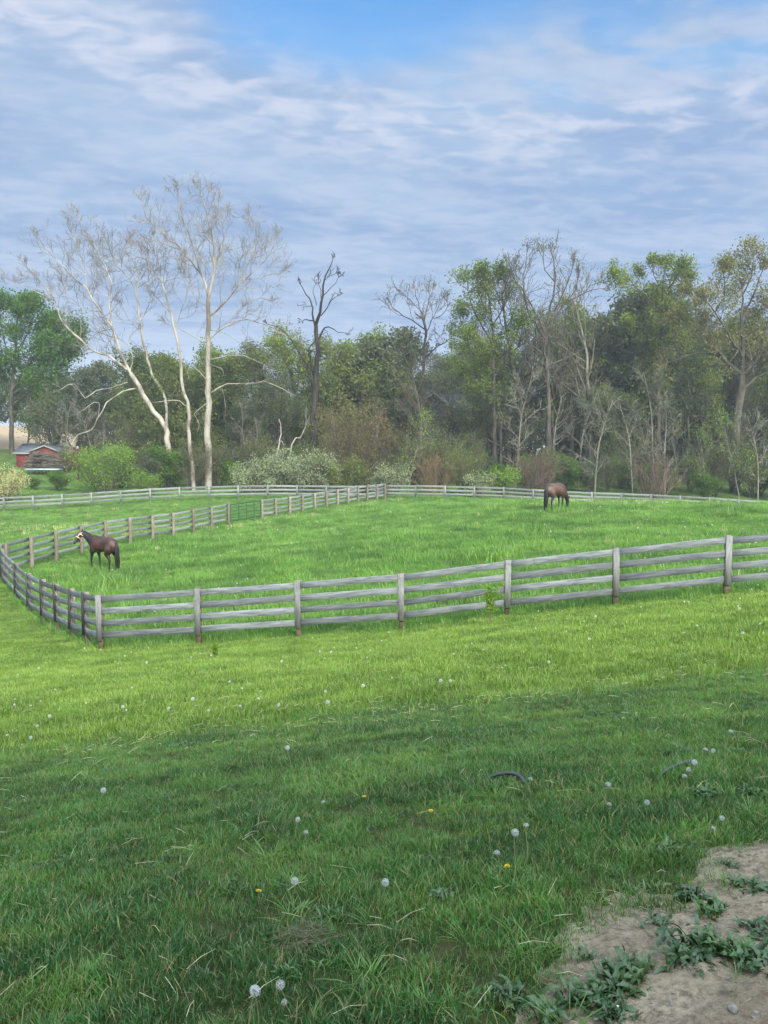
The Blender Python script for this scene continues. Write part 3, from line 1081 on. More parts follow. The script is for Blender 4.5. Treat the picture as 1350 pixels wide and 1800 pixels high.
    O = [
        ([(1195, 1185), (1193, 1080), (1195, 980), (1205, 880), (1222, 780), (1225, 700)], .52, .36, 0),
        ([(1225, 700), (1150, 635), (1080, 550), (1000, 465), (930, 430)], .26, .05, .9),
        ([(1150, 635), (1060, 595), (960, 612), (870, 645)], .15, .04, .8),
        ([(1225, 700), (1232, 560), (1222, 420), (1232, 300), (1185, 200)], .24, .05, 1),
        ([(1226, 610), (1160, 500), (1100, 400), (1050, 340)], .16, .04, 1),
        ([(1220, 705), (1300, 620), (1340, 500), (1360, 380)], .20, .05, 1),
        ([(1222, 770), (1290, 715), (1370, 670), (1480, 640)], .17, .05, .8),
        ([(1224, 430), (1290, 300), (1330, 190)], .12, .04, 1),
        ([(1090, 560), (1050, 500), (1060, 430)], .09, .03, .9),
        ([(1350, 450), (1420, 330), (1440, 220)], .10, .03, 1),
        ([(1205, 900), (1160, 930), (1110, 940)], .07, .02, .4),
        ([(1230, 320), (1280, 200), (1270, 110)], .09, .03, 1),
        ([(1100, 400), (1150, 300), (1140, 220)], .08, .03, 1),
        ([(1000, 465), (1010, 380), (980, 320)], .06, .03, .9),
        ([(1400, 660), (1470, 540), (1520, 450)], .10, .03, 1),
    ]
    limb_tree('oak_tree', 'broad olive leafed oak with a thick trunk and crooked limbs at the right edge', O, 79.0, z3, 33, 'bark', 'twig', leaf='gold', nleaf=16000, lsize=.24, trop=.03, dens=1.15, sub=(1.8, 3.4), nsub=3, loose=.45, rmin=.018)
    G = [
        ([(835, 1000), (832, 800), (830, 640), (846, 480), (850, 400), (850, 280), (862, 185)], .30, .05, .5),
        ([(846, 460), (790, 350), (715, 270), (640, 215)], .11, .03, .9),
        ([(850, 400), (780, 385), (730, 300), (740, 230)], .09, .03, .9),
        ([(850, 335), (900, 260), (935, 190)], .09, .03, 1),
        ([(842, 500), (930, 380), (962, 255)], .11, .03, .9),
        ([(850, 300), (810, 230), (800, 180)], .06, .03, 1),
        ([(838, 560), (770, 480), (720, 450)], .09, .03, .8),
        ([(838, 600), (900, 520), (960, 470)], .09, .03, .8),
    ]
    limb_tree('green_tree', 'tall light green tree with rounded leaf tufts rising above the woods, left of the oak', G, 84.0, z3, 34, 'bark', 'twig', leaf='fresh', nleaf=10000, lsize=.25, trop=.06, dens=.95, sub=(1.6, 2.8), nsub=3, loose=.4, rmin=.018)
    K = [
        ([(312, 1000), (308, 850), (305, 700), (295, 600), (292, 500), (330, 330), (342, 200), (322, 120)], .34, .04, .6),
        ([(293, 530), (225, 420), (190, 300), (205, 120)], .14, .03, .9),
        ([(305, 655), (380, 622), (430, 600), (500, 560)], .11, .03, .6),
        ([(305, 480), (370, 380), (440, 290), (450, 230)], .12, .03, .9),
        ([(292, 500), (245, 400), (160, 260), (110, 180)], .12, .03, .9),
        ([(333, 400), (400, 260), (425, 180)], .10, .03, .9),
        ([(400, 350), (480, 310), (560, 290)], .08, .03, .8),
        ([(338, 260), (290, 200), (280, 140)], .06, .03, .9),
        ([(300, 620), (210, 540), (190, 450), (180, 380)], .10, .03, .8),
    ]
    limb_tree('bare_tree', 'tall grey leafless tree towering over the woods behind the grazing horse', K, 80.0, z3, 35, 'bark', 'twig', leaf='olive', nleaf=1500, lsize=.14, trop=.16, dens=1.0, sub=(1.8, 3.4), nsub=3, rmin=.017)
    G2 = [
        ([(60, 1000), (50, 800), (45, 600), (40, 450), (20, 300), (0, 230)], .26, .05, .8),
        ([(45, 560), (-30, 420), (-70, 330), (-75, 260)], .12, .03, 1),
        ([(42, 470), (90, 380), (110, 290), (90, 230)], .11, .03, 1),
        ([(40, 420), (-20, 330), (-30, 240)], .09, .03, 1),
        ([(50, 700), (-50, 600), (-90, 540)], .10, .03, 1),
        ([(50, 650), (130, 560), (170, 470)], .10, .03, 1),
        ([(52, 850), (-60, 760), (-100, 700)], .09, .03, 1),
        ([(45, 600), (-90, 480), (-110, 420)], .08, .03, 1),
    ]
    limb_tree('green_tree', 'tall yellow green tree between the small leafless tree and the grey towering one', G2, 81.5, z3, 36, 'bark', 'twig', leaf='fresh', nleaf=14000, lsize=.24, trop=.08, dens=1.1, sub=(1.6, 2.8), nsub=3, loose=.5, rmin=.018)
    L = [
        ([(52, 1240), (50, 1120), (52, 1000), (60, 880), (70, 760), (80, 640)], .34, .12, .5),
        ([(52, 1000), (0, 900), (-60, 800), (-100, 700)], .17, .05, 1),
        ([(55, 960), (120, 860), (190, 760), (220, 680)], .17, .05, 1),
        ([(60, 880), (20, 760), (0, 650), (-10, 600)], .14, .04, 1),
        ([(70, 800), (130, 700), (150, 600)], .12, .04, 1),
        ([(53, 1050), (-60, 1000), (-140, 900)], .13, .04, 1),
        ([(53, 1030), (150, 960), (250, 880), (300, 800)], .14, .04, 1),
        ([(55, 980), (180, 900), (280, 780), (330, 720)], .12, .04, 1),
        ([(-60, 800), (-120, 650), (-180, 620)], .10, .04, 1),
        ([(52, 1060), (130, 1050), (210, 1000), (260, 960)], .10, .03, .9),
    ]
    limb_tree('green_tree', 'broad deep green tree on the grass bank at the left edge, behind the red barn', L, 106.0, z1, 37, 'bark', 'twig', leaf='deep', nleaf=42000, lsize=.34, trop=.05, dens=1.0, sub=(2.4, 4.2), nsub=3, loose=.8, rmin=.02)
    # bleached snags
    SN = [([(118, 1165), (116, 1100), (126, 1060), (132, 1000), (120, 950)], .17, .05, 0), ([(124, 1065), (145, 1078), (152, 1090)], .08, .03, 0), ([(118, 1085), (108, 1060)], .05, .02, 0)]
    limb_tree('tree_snag', 'short bleached broken tree stub behind the silvery bushes', SN, 76.0, z2, 41, 'snag', 'snag', rscale=.75, cat='dead stub')
    SN = [([(150, 1150), (190, 1085), (235, 1045), (262, 985), (298, 905), (313, 872)], .15, .05, 0), ([(262, 985), (266, 930), (265, 882)], .07, .03, 0)]
    limb_tree('tree_snag', 'leaning bleached forked branch against the foot of the dead dark tree', SN, 76.5, z2, 42, 'snag', 'snag', rscale=.75, cat='dead branch')


feature_trees()

# prototypes for the woods: (object, height)
PROT = {}


def make_protos():
    k = dict(group='woodland trees behind the far fence')
    PROT['half1'] = (proto_tree('woodland_tree', 'tree', 15, 101, 'olive', 8500, .24, spread=.34, t0=.22, nc=[16, 7, 4], rmin=.02), 15)
    PROT['half2'] = (proto_tree('woodland_tree', 'tree', 16, 102, 'grey', 7500, .24, spread=.30, t0=.18, nc=[17, 7, 4], rmin=.02), 16)
    PROT['half3'] = (proto_tree('woodland_tree', 'tree', 15, 103, 'fresh', 8500, .24, spread=.34, t0=.25, nc=[15, 7, 4], rmin=.02), 15)
    PROT['bare1'] = (proto_tree('bare_tree', 'tree', 16, 104, 'rust', 700, .10, spread=.34, t0=.25, nc=[17, 7, 5], trop=.10, rmin=.017), 16)
    PROT['bare2'] = (proto_tree('bare_tree', 'tree', 15, 105, 'olive', 1500, .12, spread=.30, t0=.2, nc=[18, 7, 5], trop=.12, bark='barklight', rmin=.017), 15)
    PROT['green1'] = (proto_tree('green_tree', 'tree', 13, 106, 'grey', 17000, .29, spread=.40, t0=.12, nc=[17, 7, 4], loose=.6, rmin=.018), 13)
    PROT['green2'] = (proto_tree('green_tree', 'tree', 13, 107, 'fresh', 12000, .28, spread=.38, t0=.14, nc=[16, 7, 4], loose=.55, rmin=.018), 13)
    PROT['green3'] = (proto_tree('green_tree', 'tree', 12, 111, 'olive', 12000, .28, spread=.42, t0=.1, nc=[17, 7, 4], loose=.55, rmin=.018), 12)
    PROT['sap1'] = (proto_tree('sapling', 'sapling', 8, 108, 'grey', 700, .12, spread=.25, t0=.2, nc=[13, 5, 3], bark='barklight', twig='barklight', rk=.009, rmin=.013), 8)
    PROT['sap2'] = (proto_tree('sapling', 'sapling', 7, 109, 'lime', 900, .13, spread=.3, t0=.25, nc=[12, 5, 3], bark='barklight', rk=.009, rmin=.013), 7)
    sh = dict(stems=9, maxlev=2, nc=[9, 5], t0=.15, ratio2=.5, ang=(18, 45), twiglev=1)
    PROT['brush'] = (proto_tree('brush_shrub', 'shrub', 4.5, 112, 'olive', 2600, .11, twig='twig', spread=.36, rmin=.012, **sh), 4.5)
    PROT['brush2'] = (proto_tree('brush_shrub', 'shrub', 4.5, 113, 'olive', 3500, .13, spread=.36, rmin=.012, **sh), 4.5)
    PROT['under'] = (proto_tree('green_shrub', 'shrub', 3.5, 114, 'deep', 6500, .16, spread=.42, loose=.35, rmin=.012, **sh), 3.5)
    PROT['under2'] = (proto_tree('green_shrub', 'shrub', 3.5, 115, 'grey', 6000, .16, spread=.42, loose=.35, rmin=.012, **sh), 3.5)


make_protos()
_used = set()


def place(kind, px, Y, H, label, group=None, wide=1.0, seed=0, ground_off=0.0, rz=None):
    p, h0 = PROT[kind]
    if kind in _used:
        o = copy_tree(p)
    else:
        o = p; _used.add(kind)
    rnd = random.Random(int(px * 7 + Y * 131) + seed)
    g = on_ground(px, Y)
    o.location = (g.x, g.y, g.z + ground_off)
    s = H / h0 * ((.91 if px < 700 else 1.0) if kind not in ('brush', 'brush2', 'under', 'under2') else 1.0)
    o.scale = (s * wide, s * wide, s)
    o.rotation_euler = (0, 0, rnd.uniform(0, 6.28) if rz is None else rz)
    o['label'] = label
    if group: o['group'] = group
    return o


def Htop(px, py, Y):
    """height of a thing standing at depth Y whose top shows at photo row py"""
    w = W(px, py, Y)
    return max(1.0, w.z - g1(w.x, Y))


def build_woods():
    rnd = random.Random(77)
    # skyline of the woods: (photo column, photo row, depth, kind)
    front = [
        ('green1', 130, 640, 100, 1.0), ('green3', 255, 628, 96, 1.0), ('green2', 340, 622, 95, 1.0), ('green3', 420, 640, 92, 1.0),
        ('half1', 465, 600, 88, 1.0), ('half3', 520, 590, 90, 1.0), ('green3', 575, 610, 90, 1.0), ('green1', 632, 588, 92, 1.1), ('green2', 690, 600, 90, 1.0),
        ('half2', 735, 608, 106, 1.0), ('half1', 775, 636, 107, 1.0), ('half3', 830, 612, 89, .8),
        ('half2', 890, 560, 90, 1.0), ('bare1', 915, 500, 86, .9), ('half3', 1000, 560, 92, 1.0), ('bare2', 1035, 520, 86, .9), ('green1', 1065, 545, 92, .9),
        ('half2', 1110, 570, 90, .9), ('half1', 1135, 530, 86, .9), ('half3', 1200, 590, 92, .8), ('bare1', 1225, 640, 96, .8), ('bare2', 1260, 660, 100, .8),
        ('half1', 1345, 560, 92, .9), ('half2', 1420, 540, 88, 1.0), ('green2', 1500, 560, 90, 1.0), ('half1', 1580, 570, 90, 1.0), ('half2', -60, 600, 112, 1.0), ('green1', -140, 590, 110, 1.0),
    ]
    look = {'half1': 'olive half leafed', 'half2': 'grey green half leafed', 'half3': 'light green half leafed', 'bare1': 'brown leafless', 'bare2': 'grey leafless', 'green1': 'dull green bushy', 'green2': 'fresh green bushy', 'green3': 'olive green bushy'}

    def where(px):
        for a, b, s in [(-400, 160, 'near the red barn'), (160, 450, 'behind the pale sycamores'), (450, 600, 'behind the dead dark tree'), (600, 720, 'above the tan bush in the middle'),
                        (720, 850, 'around the dark roofed house'), (850, 1080, 'behind the grazing horse'), (1080, 1240, 'left of the oak'), (1240, 3000, 'behind and beside the oak')]:
            if a <= px < b: return s
        return 'behind the far fence'
    for kind, px, py, Y, wd in front:
        place(kind, px, Y, Htop(px, py, Y), f'{look[kind]} woodland tree on the skyline {where(px)}', f'{look[kind]} woodland trees {where(px)}', wide=wd)
    # filling rows
    for Y, n, lo, hi in ((84, 22, 640, 730), (98, 26, 610, 690), (110, 26, 620, 680)):
        for i in range(n):
            px = -120 + 1620 * (i + rnd.uniform(.1, .9)) / n
            if px < 170 and Y < 105: continue
            if Y < 105 and 685 < px < 838: continue
            kind = rnd.choice(['half1', 'half2', 'half2', 'half3', 'bare1', 'bare2', 'half3', 'bare2', 'green3', 'half1'] if px > 430 else ['half2', 'half1', 'green2', 'bare2', 'green3'])
            py = rnd.uniform(lo, hi)
            if px > 860: py -= 35
            Yj = Y + rnd.uniform(-3, 3)
            place(kind, px, Yj, Htop(px, py, Yj), f'{look[kind]} woodland tree {where(px)}', f'{look[kind]} woodland trees {where(px)}', wide=rnd.uniform(.75, 1.0))
    place('bare2', 733, 84, Htop(733, 640, 84), 'grey leafless woodland tree standing in front of the left gable side of the dark house', wide=.95)
    place('half2', 792, 85, Htop(792, 655, 85), 'thin grey green woodland tree standing in front of the right roof of the dark house', wide=.95)
    place('bare1', 762, 82, Htop(762, 690, 82), 'brown leafless small tree standing right in front of the dark house gable', wide=.95)
    for i in range(26):
        px = 830 + 720 * (i + rnd.uniform(.1, .9)) / 26; Yj = 103 + rnd.uniform(-5, 9)
        kind = rnd.choice(['half1', 'half2', 'bare1', 'half3', 'green1', 'bare2'])
        place(kind, px, Yj, Htop(px, rnd.uniform(575, 640), Yj), f'{look[kind]} woodland tree farther back {where(px)}', f'{look[kind]} woodland trees farther back {where(px)}', wide=rnd.uniform(.85, 1.05))
    # slim saplings with pale stems in front of the woods on the right
    for i, (px, py, Y, k) in enumerate([(1044, 690, 72, 'sap1'), (1112, 700, 73, 'sap1'), (1150, 640, 74, 'sap1'), (1168, 690, 73.5, 'sap1'), (1240, 760, 73, 'sap2'), (1332, 720, 72.5, 'sap1'), (716, 730, 70.5, 'sap2'),
                                        (1190, 745, 76, 'sap1'), (905, 650, 78, 'sap1'), (1015, 680, 79, 'sap1'), (1380, 700, 74, 'sap1'),
                                        (600, 720, 79, 'sap1'), (455, 720, 78, 'sap1'), (430, 690, 80, 'sap1'), (165, 700, 84, 'sap1'), (118, 690, 91, 'sap1'), (1300, 730, 73, 'sap2')]):
        place(k, px, Y, Htop(px, py, Y), f'slim sapling with a pale stem standing {where(px)}' if px != 716 else 'slender yellow green sapling just right of the tan bush', f'slim saplings {where(px)}' if px != 716 else None, wide=.9)
    # undergrowth along the edge of the woods
    for i in range(46):
        px = 170 + 1300 * (i + rnd.uniform(.1, .9)) / 46
        Y = rnd.uniform(73, 81)
        if 560 < px < 735 and Y < 78: Y = 80
        kind = rnd.choice(['brush', 'under', 'brush2', 'under', 'under2', 'under2', 'brush2'])
        H = rnd.uniform(3.0, 5.6) if 'brush' in kind else rnd.uniform(2.4, 4.0)
        lk = {'brush': 'twiggy brown shrub', 'brush2': 'twiggy olive shrub', 'under': 'deep green shrub', 'under2': 'grey green shrub'}[kind]
        place(kind, px, Y, H, f'{lk} in the undergrowth {where(px)}', f'{lk}s in the undergrowth {where(px)}')
    for px, py, Y, kind, lab in [(100, 690, 101, 'brush', 'grey brown twiggy thicket right of the red barn'), (150, 720, 98, 'brush', 'russet thicket between the red barn and the bright green bush'), (250, 740, 86, 'brush', 'brown thicket at the foot of the leaning sycamore'),
                                 (118, 788, 91, 'brush2', 'thin twiggy shrub growing in front of the right half of the red barn'), (60, 838, 75, 'under', 'low dark green hedge bush in front of the red barn'), (105, 832, 74, 'under', 'low dark green bush right below the red barn'), (300, 790, 76, 'under', 'narrow green bush between the sycamore trunks and the bright bush')]:
        place(kind, px, Y, Htop(px, py, Y) if py < 780 else Htop(px, py, Y), lab, wide=1.3 if 'low' in lab else 1.1)


build_woods()


def shrub(name, label, px, Y, H, wid, leaf, nleaf, lsize, twig='twig', seed=1, stems=14, cat='shrub', upright=.3, loose=.25, rmin=.010, group=None, maxlev=2, nc=(9, 5)):
    """a single bush fitted to its own height and half width"""
    rs = np.random.RandomState(seed)
    g = on_ground(px, Y)
    t = thing(name, label, cat, g, group=group)
    T, C, tips = Tubes(), Tubes(), []
    o = dict(wob=.12, trop=.10, nc=list(nc), ang=(18, 42), ratio=.38, ratio2=.5, t0=.12, twiglev=0, rmin=rmin, tip=.3)
    for s in range(stems):
        a = 2 * math.pi * (s + rs.rand()) / stems; q = rs.rand() ** .6
        d = np.array((math.cos(a) * q * wid / H * 1.5, math.sin(a) * q * wid / H * 1.2, 1.0))
        L = H * rs.uniform(.72, 1.0) * math.sqrt(1 + (q * .5) ** 2) * (1 - .25 * q * (1 - upright))
        grow(T, C, tips, (math.cos(a) * q * wid * .35, math.sin(a) * q * wid * .3, -.1), d, L, .035, 0, maxlev, rs, o)
    V, Q = C.arrays()
    mesh_obj('stems', V, [Q], M[twig], t, True)
    tp = np.array(tips)
    wt = rs.rand(len(tp)) ** 1.4 + .05
    P = tp[rs.choice(len(tp), nleaf, p=wt / wt.sum())] + rs.normal(size=(nleaf, 3)) * loose
    P = P[P[:, 2] > .03]
    V, Q = leaf_arrays(P, lsize, rs, .9)
    mesh_obj('foliage', V, [Q], ML[leaf], t)
    return t


def build_shrubs():
    H = Htop
    shrub('budding_shrub', 'large tan budding bush standing in the middle of the woods edge', 640, 74, H(640, 700, 74), 3.9, 'tan', 9500, .14, 'twig', 51, 22, nc=(9, 5), loose=.26, upright=.0)
    shrub('budding_shrub', 'smaller brown twiggy bush leaning on the right side of the tan bush', 765, 71.5, H(765, 790, 71.5), 2.2, 'rust', 1200, .10, 'twigtan', 52, 16)
    shrub('green_shrub', 'big bright yellow green bush right of the red barn', 186, 72, H(186, 780, 72), 2.5, 'lime', 8500, .15, 'twig', 53, 18, loose=.28)
    shrub('green_shrub', 'small bright green bush behind the far fence left of the sycamore trunks', 260, 70, H(260, 829, 70), 1.2, 'lime', 3000, .13, 'twig', 54, 10, loose=.2)
    shrub('blossom_shrub', 'cream blossoming bush behind the far fence at the left edge', 10, 68, H(10, 826, 68), 2.0, 'bloom', 6000, .13, 'twig', 55, 14, loose=.22)
    for i, (px, py, wd, lf, lab) in enumerate([(440, 818, 1.5, 'silver', 'leftmost silvery bush of the row behind the far fence'), (478, 806, 1.6, 'silver', 'second silvery bush from the left in the row behind the far fence'),
                                               (520, 796, 1.8, 'silver', 'tallest silvery bush in the middle of the row behind the far fence'), (562, 800, 1.7, 'silver', 'last silvery bush on the right of the row behind the far fence'),
                                               (600, 806, 1.7, 'fresh', 'bright green bush closing the silvery row on its right'), (640, 832, 1.3, 'olive', 'low olive bush between the silvery row and the far corner'),
                                               (692, 819, 1.3, 'silver', 'small silvery bush right behind the far fence corner'), (665, 838, .9, 'silver', 'lowest silvery tuft just left of the far fence corner'),
                                               (818, 790, 1.2, 'fresh', 'upright light green bush behind the far fence, right of the corner'), (838, 830, 1.1, 'silver', 'low grey green bush right of the upright light green one'),
                                               (886, 826, 1.1, 'lime', 'small bright green bush behind the far fence left of the grazing horse')]):
        shrub('silvery_shrub' if lf == 'silver' else 'green_shrub', lab, px, 69.5 + (i % 3) * .8, H(px, py, 69.5), wd, lf, 4200 if wd > 1.4 else 2600, .14, 'twig', 60 + i, 14, loose=.18, upright=.8)
    shrub('budding_shrub', 'pinkish brown bush behind the far fence just left of the grazing horse', 932, 71, H(932, 795, 71), 1.9, 'rust', 2600, .11, 'twigrust', 75, 14)
    shrub('budding_shrub', 'pinkish brown bush behind the far fence far right of the grazing horse', 1150, 72, H(1150, 800, 72), 2.2, 'rust', 2000, .10, 'twigrust', 76, 14)


build_shrubs()


def far_woods():
    """the wood behind the first rows, which reads as one mass"""
    rs = np.random.RandomState(5)
    n = 85000
    x = rs.uniform(-120, 120, n); y = 122 + rs.rand(n) ** 1.3 * 26
    keep = ~((x < -52) & (rs.rand(n) < .45) & (y < 150) & (x > -60))
    x, y = x[keep], y[keep]
    top = 8.5 + 5.0 * fnoise(x, y * 0 + 3, 14) + 2.2 * vnoise(x, y, 2.5)
    g = gz(x, y)
    z = g + top * rs.rand(len(x)) ** 1.0
    low = (x < -46) & (z < g + 4.2)
    P = np.stack([x, y, z], 1)[~low]
    V, Q = leaf_arrays(P, .75, rs, .8)
    T = Tubes()
    for i in range(1500):
        X = rs.uniform(-46, 120); Yv = rs.uniform(118, 140); G = g1(X, Yv); h = rs.uniform(7, 14)
        T.add([(X, Yv, G - .3), (X + rs.normal() * .3, Yv, G + h * .5), (X + rs.normal() * .8, Yv, G + h)], [.11, .08, .03], 4)
    TV, TQ = T.arrays()
    o = mesh_obj('far_woods', np.concatenate([V, TV]), [np.concatenate([Q, TQ + len(V)])], [ML['grey'], M['twig']], fmat=np.concatenate([np.zeros(len(Q), int), np.ones(len(TQ), int)]))
    tag(o, 'dim far off wood closing the view behind the nearer trees', 'woods', kind='stuff')


far_woods()


# ---------------------------------------------------------------- grass
PADDOCK = np.array([xy(172, 18.5), xy(1281, 17.2), xy(2200, 16.2), (45, 64), xy(677, 66), xy(532, 58), xy(372, 47), xy(228, 39.6), xy(97, 34), xy(2, 29.2), xy(48, 25), xy(97, 21.8)])


def blades(rs, n, rad, h, w, lean, segs=2, fan=False):
    a = rs.uniform(0, 2 * np.pi, n); q = rad * np.sqrt(rs.rand(n))
    bx, by = q * np.cos(a), q * np.sin(a)
    H = rs.uniform(h[0], h[1], n); Wd = rs.uniform(w[0], w[1], n)
    la = np.where(rs.rand(n) < (.8 if fan else .25), a, rs.uniform(0, 2 * np.pi, n))
    le = rs.uniform(lean[0], lean[1], n) * (1 + (q / rad) * (1.2 if fan else .2))
    fa = la + np.pi / 2 + rs.normal(size=n) * .6
    V = []; npts = segs * 2 + 1
    for s in range(segs):
        t = s / segs
        off = le * H * t ** 1.6
        z = H * t * (1 - .18 * le * t)
        cw = Wd * (1 - .45 * t) * .5
        cx, cy = bx + off * np.cos(la), by + off * np.sin(la)
        V.append(np.stack([cx - cw * np.cos(fa), cy - cw * np.sin(fa), z], 1))
        V.append(np.stack([cx + cw * np.cos(fa), cy + cw * np.sin(fa), z], 1))
    V.append(np.stack([bx + le * H * np.cos(la), by + le * H * np.sin(la), H * (1 - .18 * le)], 1))
    V = np.stack(V, 1)
    b = (np.arange(n) * npts)[:, None]
    Q = np.concatenate([b + np.array([[2*s, 2*s+1, 2*s+3, 2*s+2]]) for s in range(segs - 1)]) if segs > 1 else np.zeros((0, 4), int)
    T = b + np.array([[2*segs-2, 2*segs-1, 2*segs]])
    V[:, :2, 2] -= .01
    return V.reshape(-1, 3), Q, T


def m_grass(name, c_dark, c_mid, c_light, pscale, dry=(.30, .28, .13), dryamt=.05, trans=.35, gloss=.03):
    m, N, out = mat_new(name)
    geo = N.node('ShaderNodeNewGeometry')
    oi = N.node('ShaderNodeObjectInfo')
    P = geo.outputs['Position']
    n = N.noise(P, pscale, 4, .6)
    n2 = N.noise(N.scalev(P, (.35, 1.2, 1)), pscale * 2.2, 4, .6)
    isl = geo.outputs['Random Per Island']
    c = N.mix(N.smooth(n, .36, .66), c_dark, c_mid)
    c = N.mix(N.smooth(n2, .45, .72, 0, .8), c, c_light)
    f = N.math('ADD', .62, N.math('ADD', N.math('MULTIPLY', isl, .5), N.math('MULTIPLY', oi.outputs['Random'], .28)))
    c = N.vmath('SCALE', c)
    s = [k for k in N.n if k.type == 'VECT_MATH' and k.operation == 'SCALE'][-1]
    N.set(s.inputs['Scale'], f)
    dr = N.math('LESS_THAN', N.math('FRACT', N.math('MULTIPLY', isl, 17.31)), dryamt)
    c = N.mix(dr, c, dry)
    df = N.node('ShaderNodeBsdfDiffuse'); N.set(df.inputs[0], c)
    tr = N.node('ShaderNodeBsdfTranslucent'); N.set(tr.inputs[0], N.mix(1.0, c, (1.2, 1.15, .5), 'MULTIPLY'))
    mx = N.node('ShaderNodeMixShader'); mx.inputs[0].default_value = trans
    N.t.links.new(df.outputs[0], mx.inputs[1]); N.t.links.new(tr.outputs[0], mx.inputs[2])
    gl = N.node('ShaderNodeBsdfGlossy'); gl.inputs['Roughness'].default_value = .45
    m2 = N.node('ShaderNodeMixShader'); m2.inputs[0].default_value = gloss
    N.t.links.new(mx.outputs[0], m2.inputs[1]); N.t.links.new(gl.outputs[0], m2.inputs[2])
    N.t.links.new(m2.outputs[0], out.inputs['Surface'])
    return m


MG = {
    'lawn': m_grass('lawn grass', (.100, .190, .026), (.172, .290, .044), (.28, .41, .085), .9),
    'near': m_grass('shade toned near grass', (.044, .136, .038), (.100, .250, .054), (.210, .370, .082), 1.3),  # same lawn with its shade put into a darker, bluer green
    'clump': m_grass('long lawn grass', (.075, .19, .032), (.135, .275, .045), (.22, .36, .075), 2.0, gloss=.05),
    'field': m_grass('paddock grass', (.070, .170, .034), (.138, .295, .054), (.24, .40, .095), .45, dryamt=.03),
    'dry': m_plain('cut dry grass', (.42, .40, .24), .8, .2, .3, 30),
}


def protos(name, specs, mat, seed):
    """a collection of grass tufts that is only used through the scatter, so it is not linked to the scene"""
    c = bpy.data.collections.new(name)
    rs = np.random.RandomState(seed)
    for i, sp in enumerate(specs):
        V, Q, T = blades(rs, **sp)
        o = mesh_obj(name + '_tuft', V, [Q, T], mat, link=False)
        c.objects.link(o)
    return c


def scatter(name, pts, coll, scl, tilt, seed, label=None, cat=None):
    rs = np.random.RandomState(seed)
    n = len(pts)
    me = bpy.data.meshes.new(name)
    me.vertices.add(n)
    me.vertices.foreach_set('co', np.asarray(pts, np.float32).ravel())
    r = np.stack([rs.normal(size=n) * tilt, rs.normal(size=n) * tilt, rs.uniform(0, 6.283, n)], 1).astype(np.float32)
    a = me.attributes.new('rot', 'FLOAT_VECTOR', 'POINT'); a.data.foreach_set('vector', r.ravel())
    a = me.attributes.new('scl', 'FLOAT', 'POINT'); a.data.foreach_set('value', np.asarray(scl, np.float32))
    a = me.attributes.new('idx', 'INT', 'POINT'); a.data.foreach_set('value', rs.randint(0, len(coll.objects), n).astype(np.int32))
    o = bpy.data.objects.new(name, me)
    COL.objects.link(o)
    ng = bpy.data.node_groups.new(name, 'GeometryNodeTree')
    ng.interface.new_socket('Geometry', in_out='INPUT', socket_type='NodeSocketGeometry')
    ng.interface.new_socket('Geometry', in_out='OUTPUT', socket_type='NodeSocketGeometry')
    gi = ng.nodes.new('NodeGroupInput'); go = ng.nodes.new('NodeGroupOutput')
    ci = ng.nodes.new('GeometryNodeCollectionInfo')
    ci.inputs['Collection'].default_value = coll
    ci.inputs['Separate Children'].default_value = True
    ci.inputs['Reset Children'].default_value = True
    ip = ng.nodes.new('GeometryNodeInstanceOnPoints')
    ip.inputs['Pick Instance'].default_value = True

    def attr(nm, tp):
        x = ng.nodes.new('GeometryNodeInputNamedAttribute'); x.data_type = tp
        x.inputs['Name'].default_value = nm
        return [s for s in x.outputs if s.enabled and s.name == 'Attribute'][0]
    er = ng.nodes.new('FunctionNodeEulerToRotation')
    L = ng.links.new
    L(attr('rot', 'FLOAT_VECTOR'), er.inputs[0])
    L(gi.outputs[0], ip.inputs['Points']); L(ci.outputs[0], ip.inputs['Instance'])
    L(attr('idx', 'INT'), ip.inputs['Instance Index']); L(er.outputs[0], ip.inputs['Rotation']); L(attr('scl', 'FLOAT'), ip.inputs['Scale'])
    L(ip.outputs[0], go.inputs[0])
    md = o.modifiers.new('scatter', 'NODES'); md.node_group = ng
    tag(o, label, cat, kind='stuff')
    return o


def wedge(rs, y0, y1, dens, side=1.4, slope=.56):
    """random points on the part of the ground that the camera, or one a step aside, can see"""
    area = (y1 - y0) * (2 * slope * (y0 + y1) / 2 + 2 * side)
    n = int(area * dens)
    w0, w1 = slope * y0 + side, slope * y1 + side
    u = rs.rand(n)
    y = y0 + (y1 - y0) * ((-w0 + np.sqrt(w0 * w0 + u * (w1 * w1 - w0 * w0))) / (w1 - w0))
    x = rs.uniform(-1, 1, n) * (slope * y + side)
    return x, y


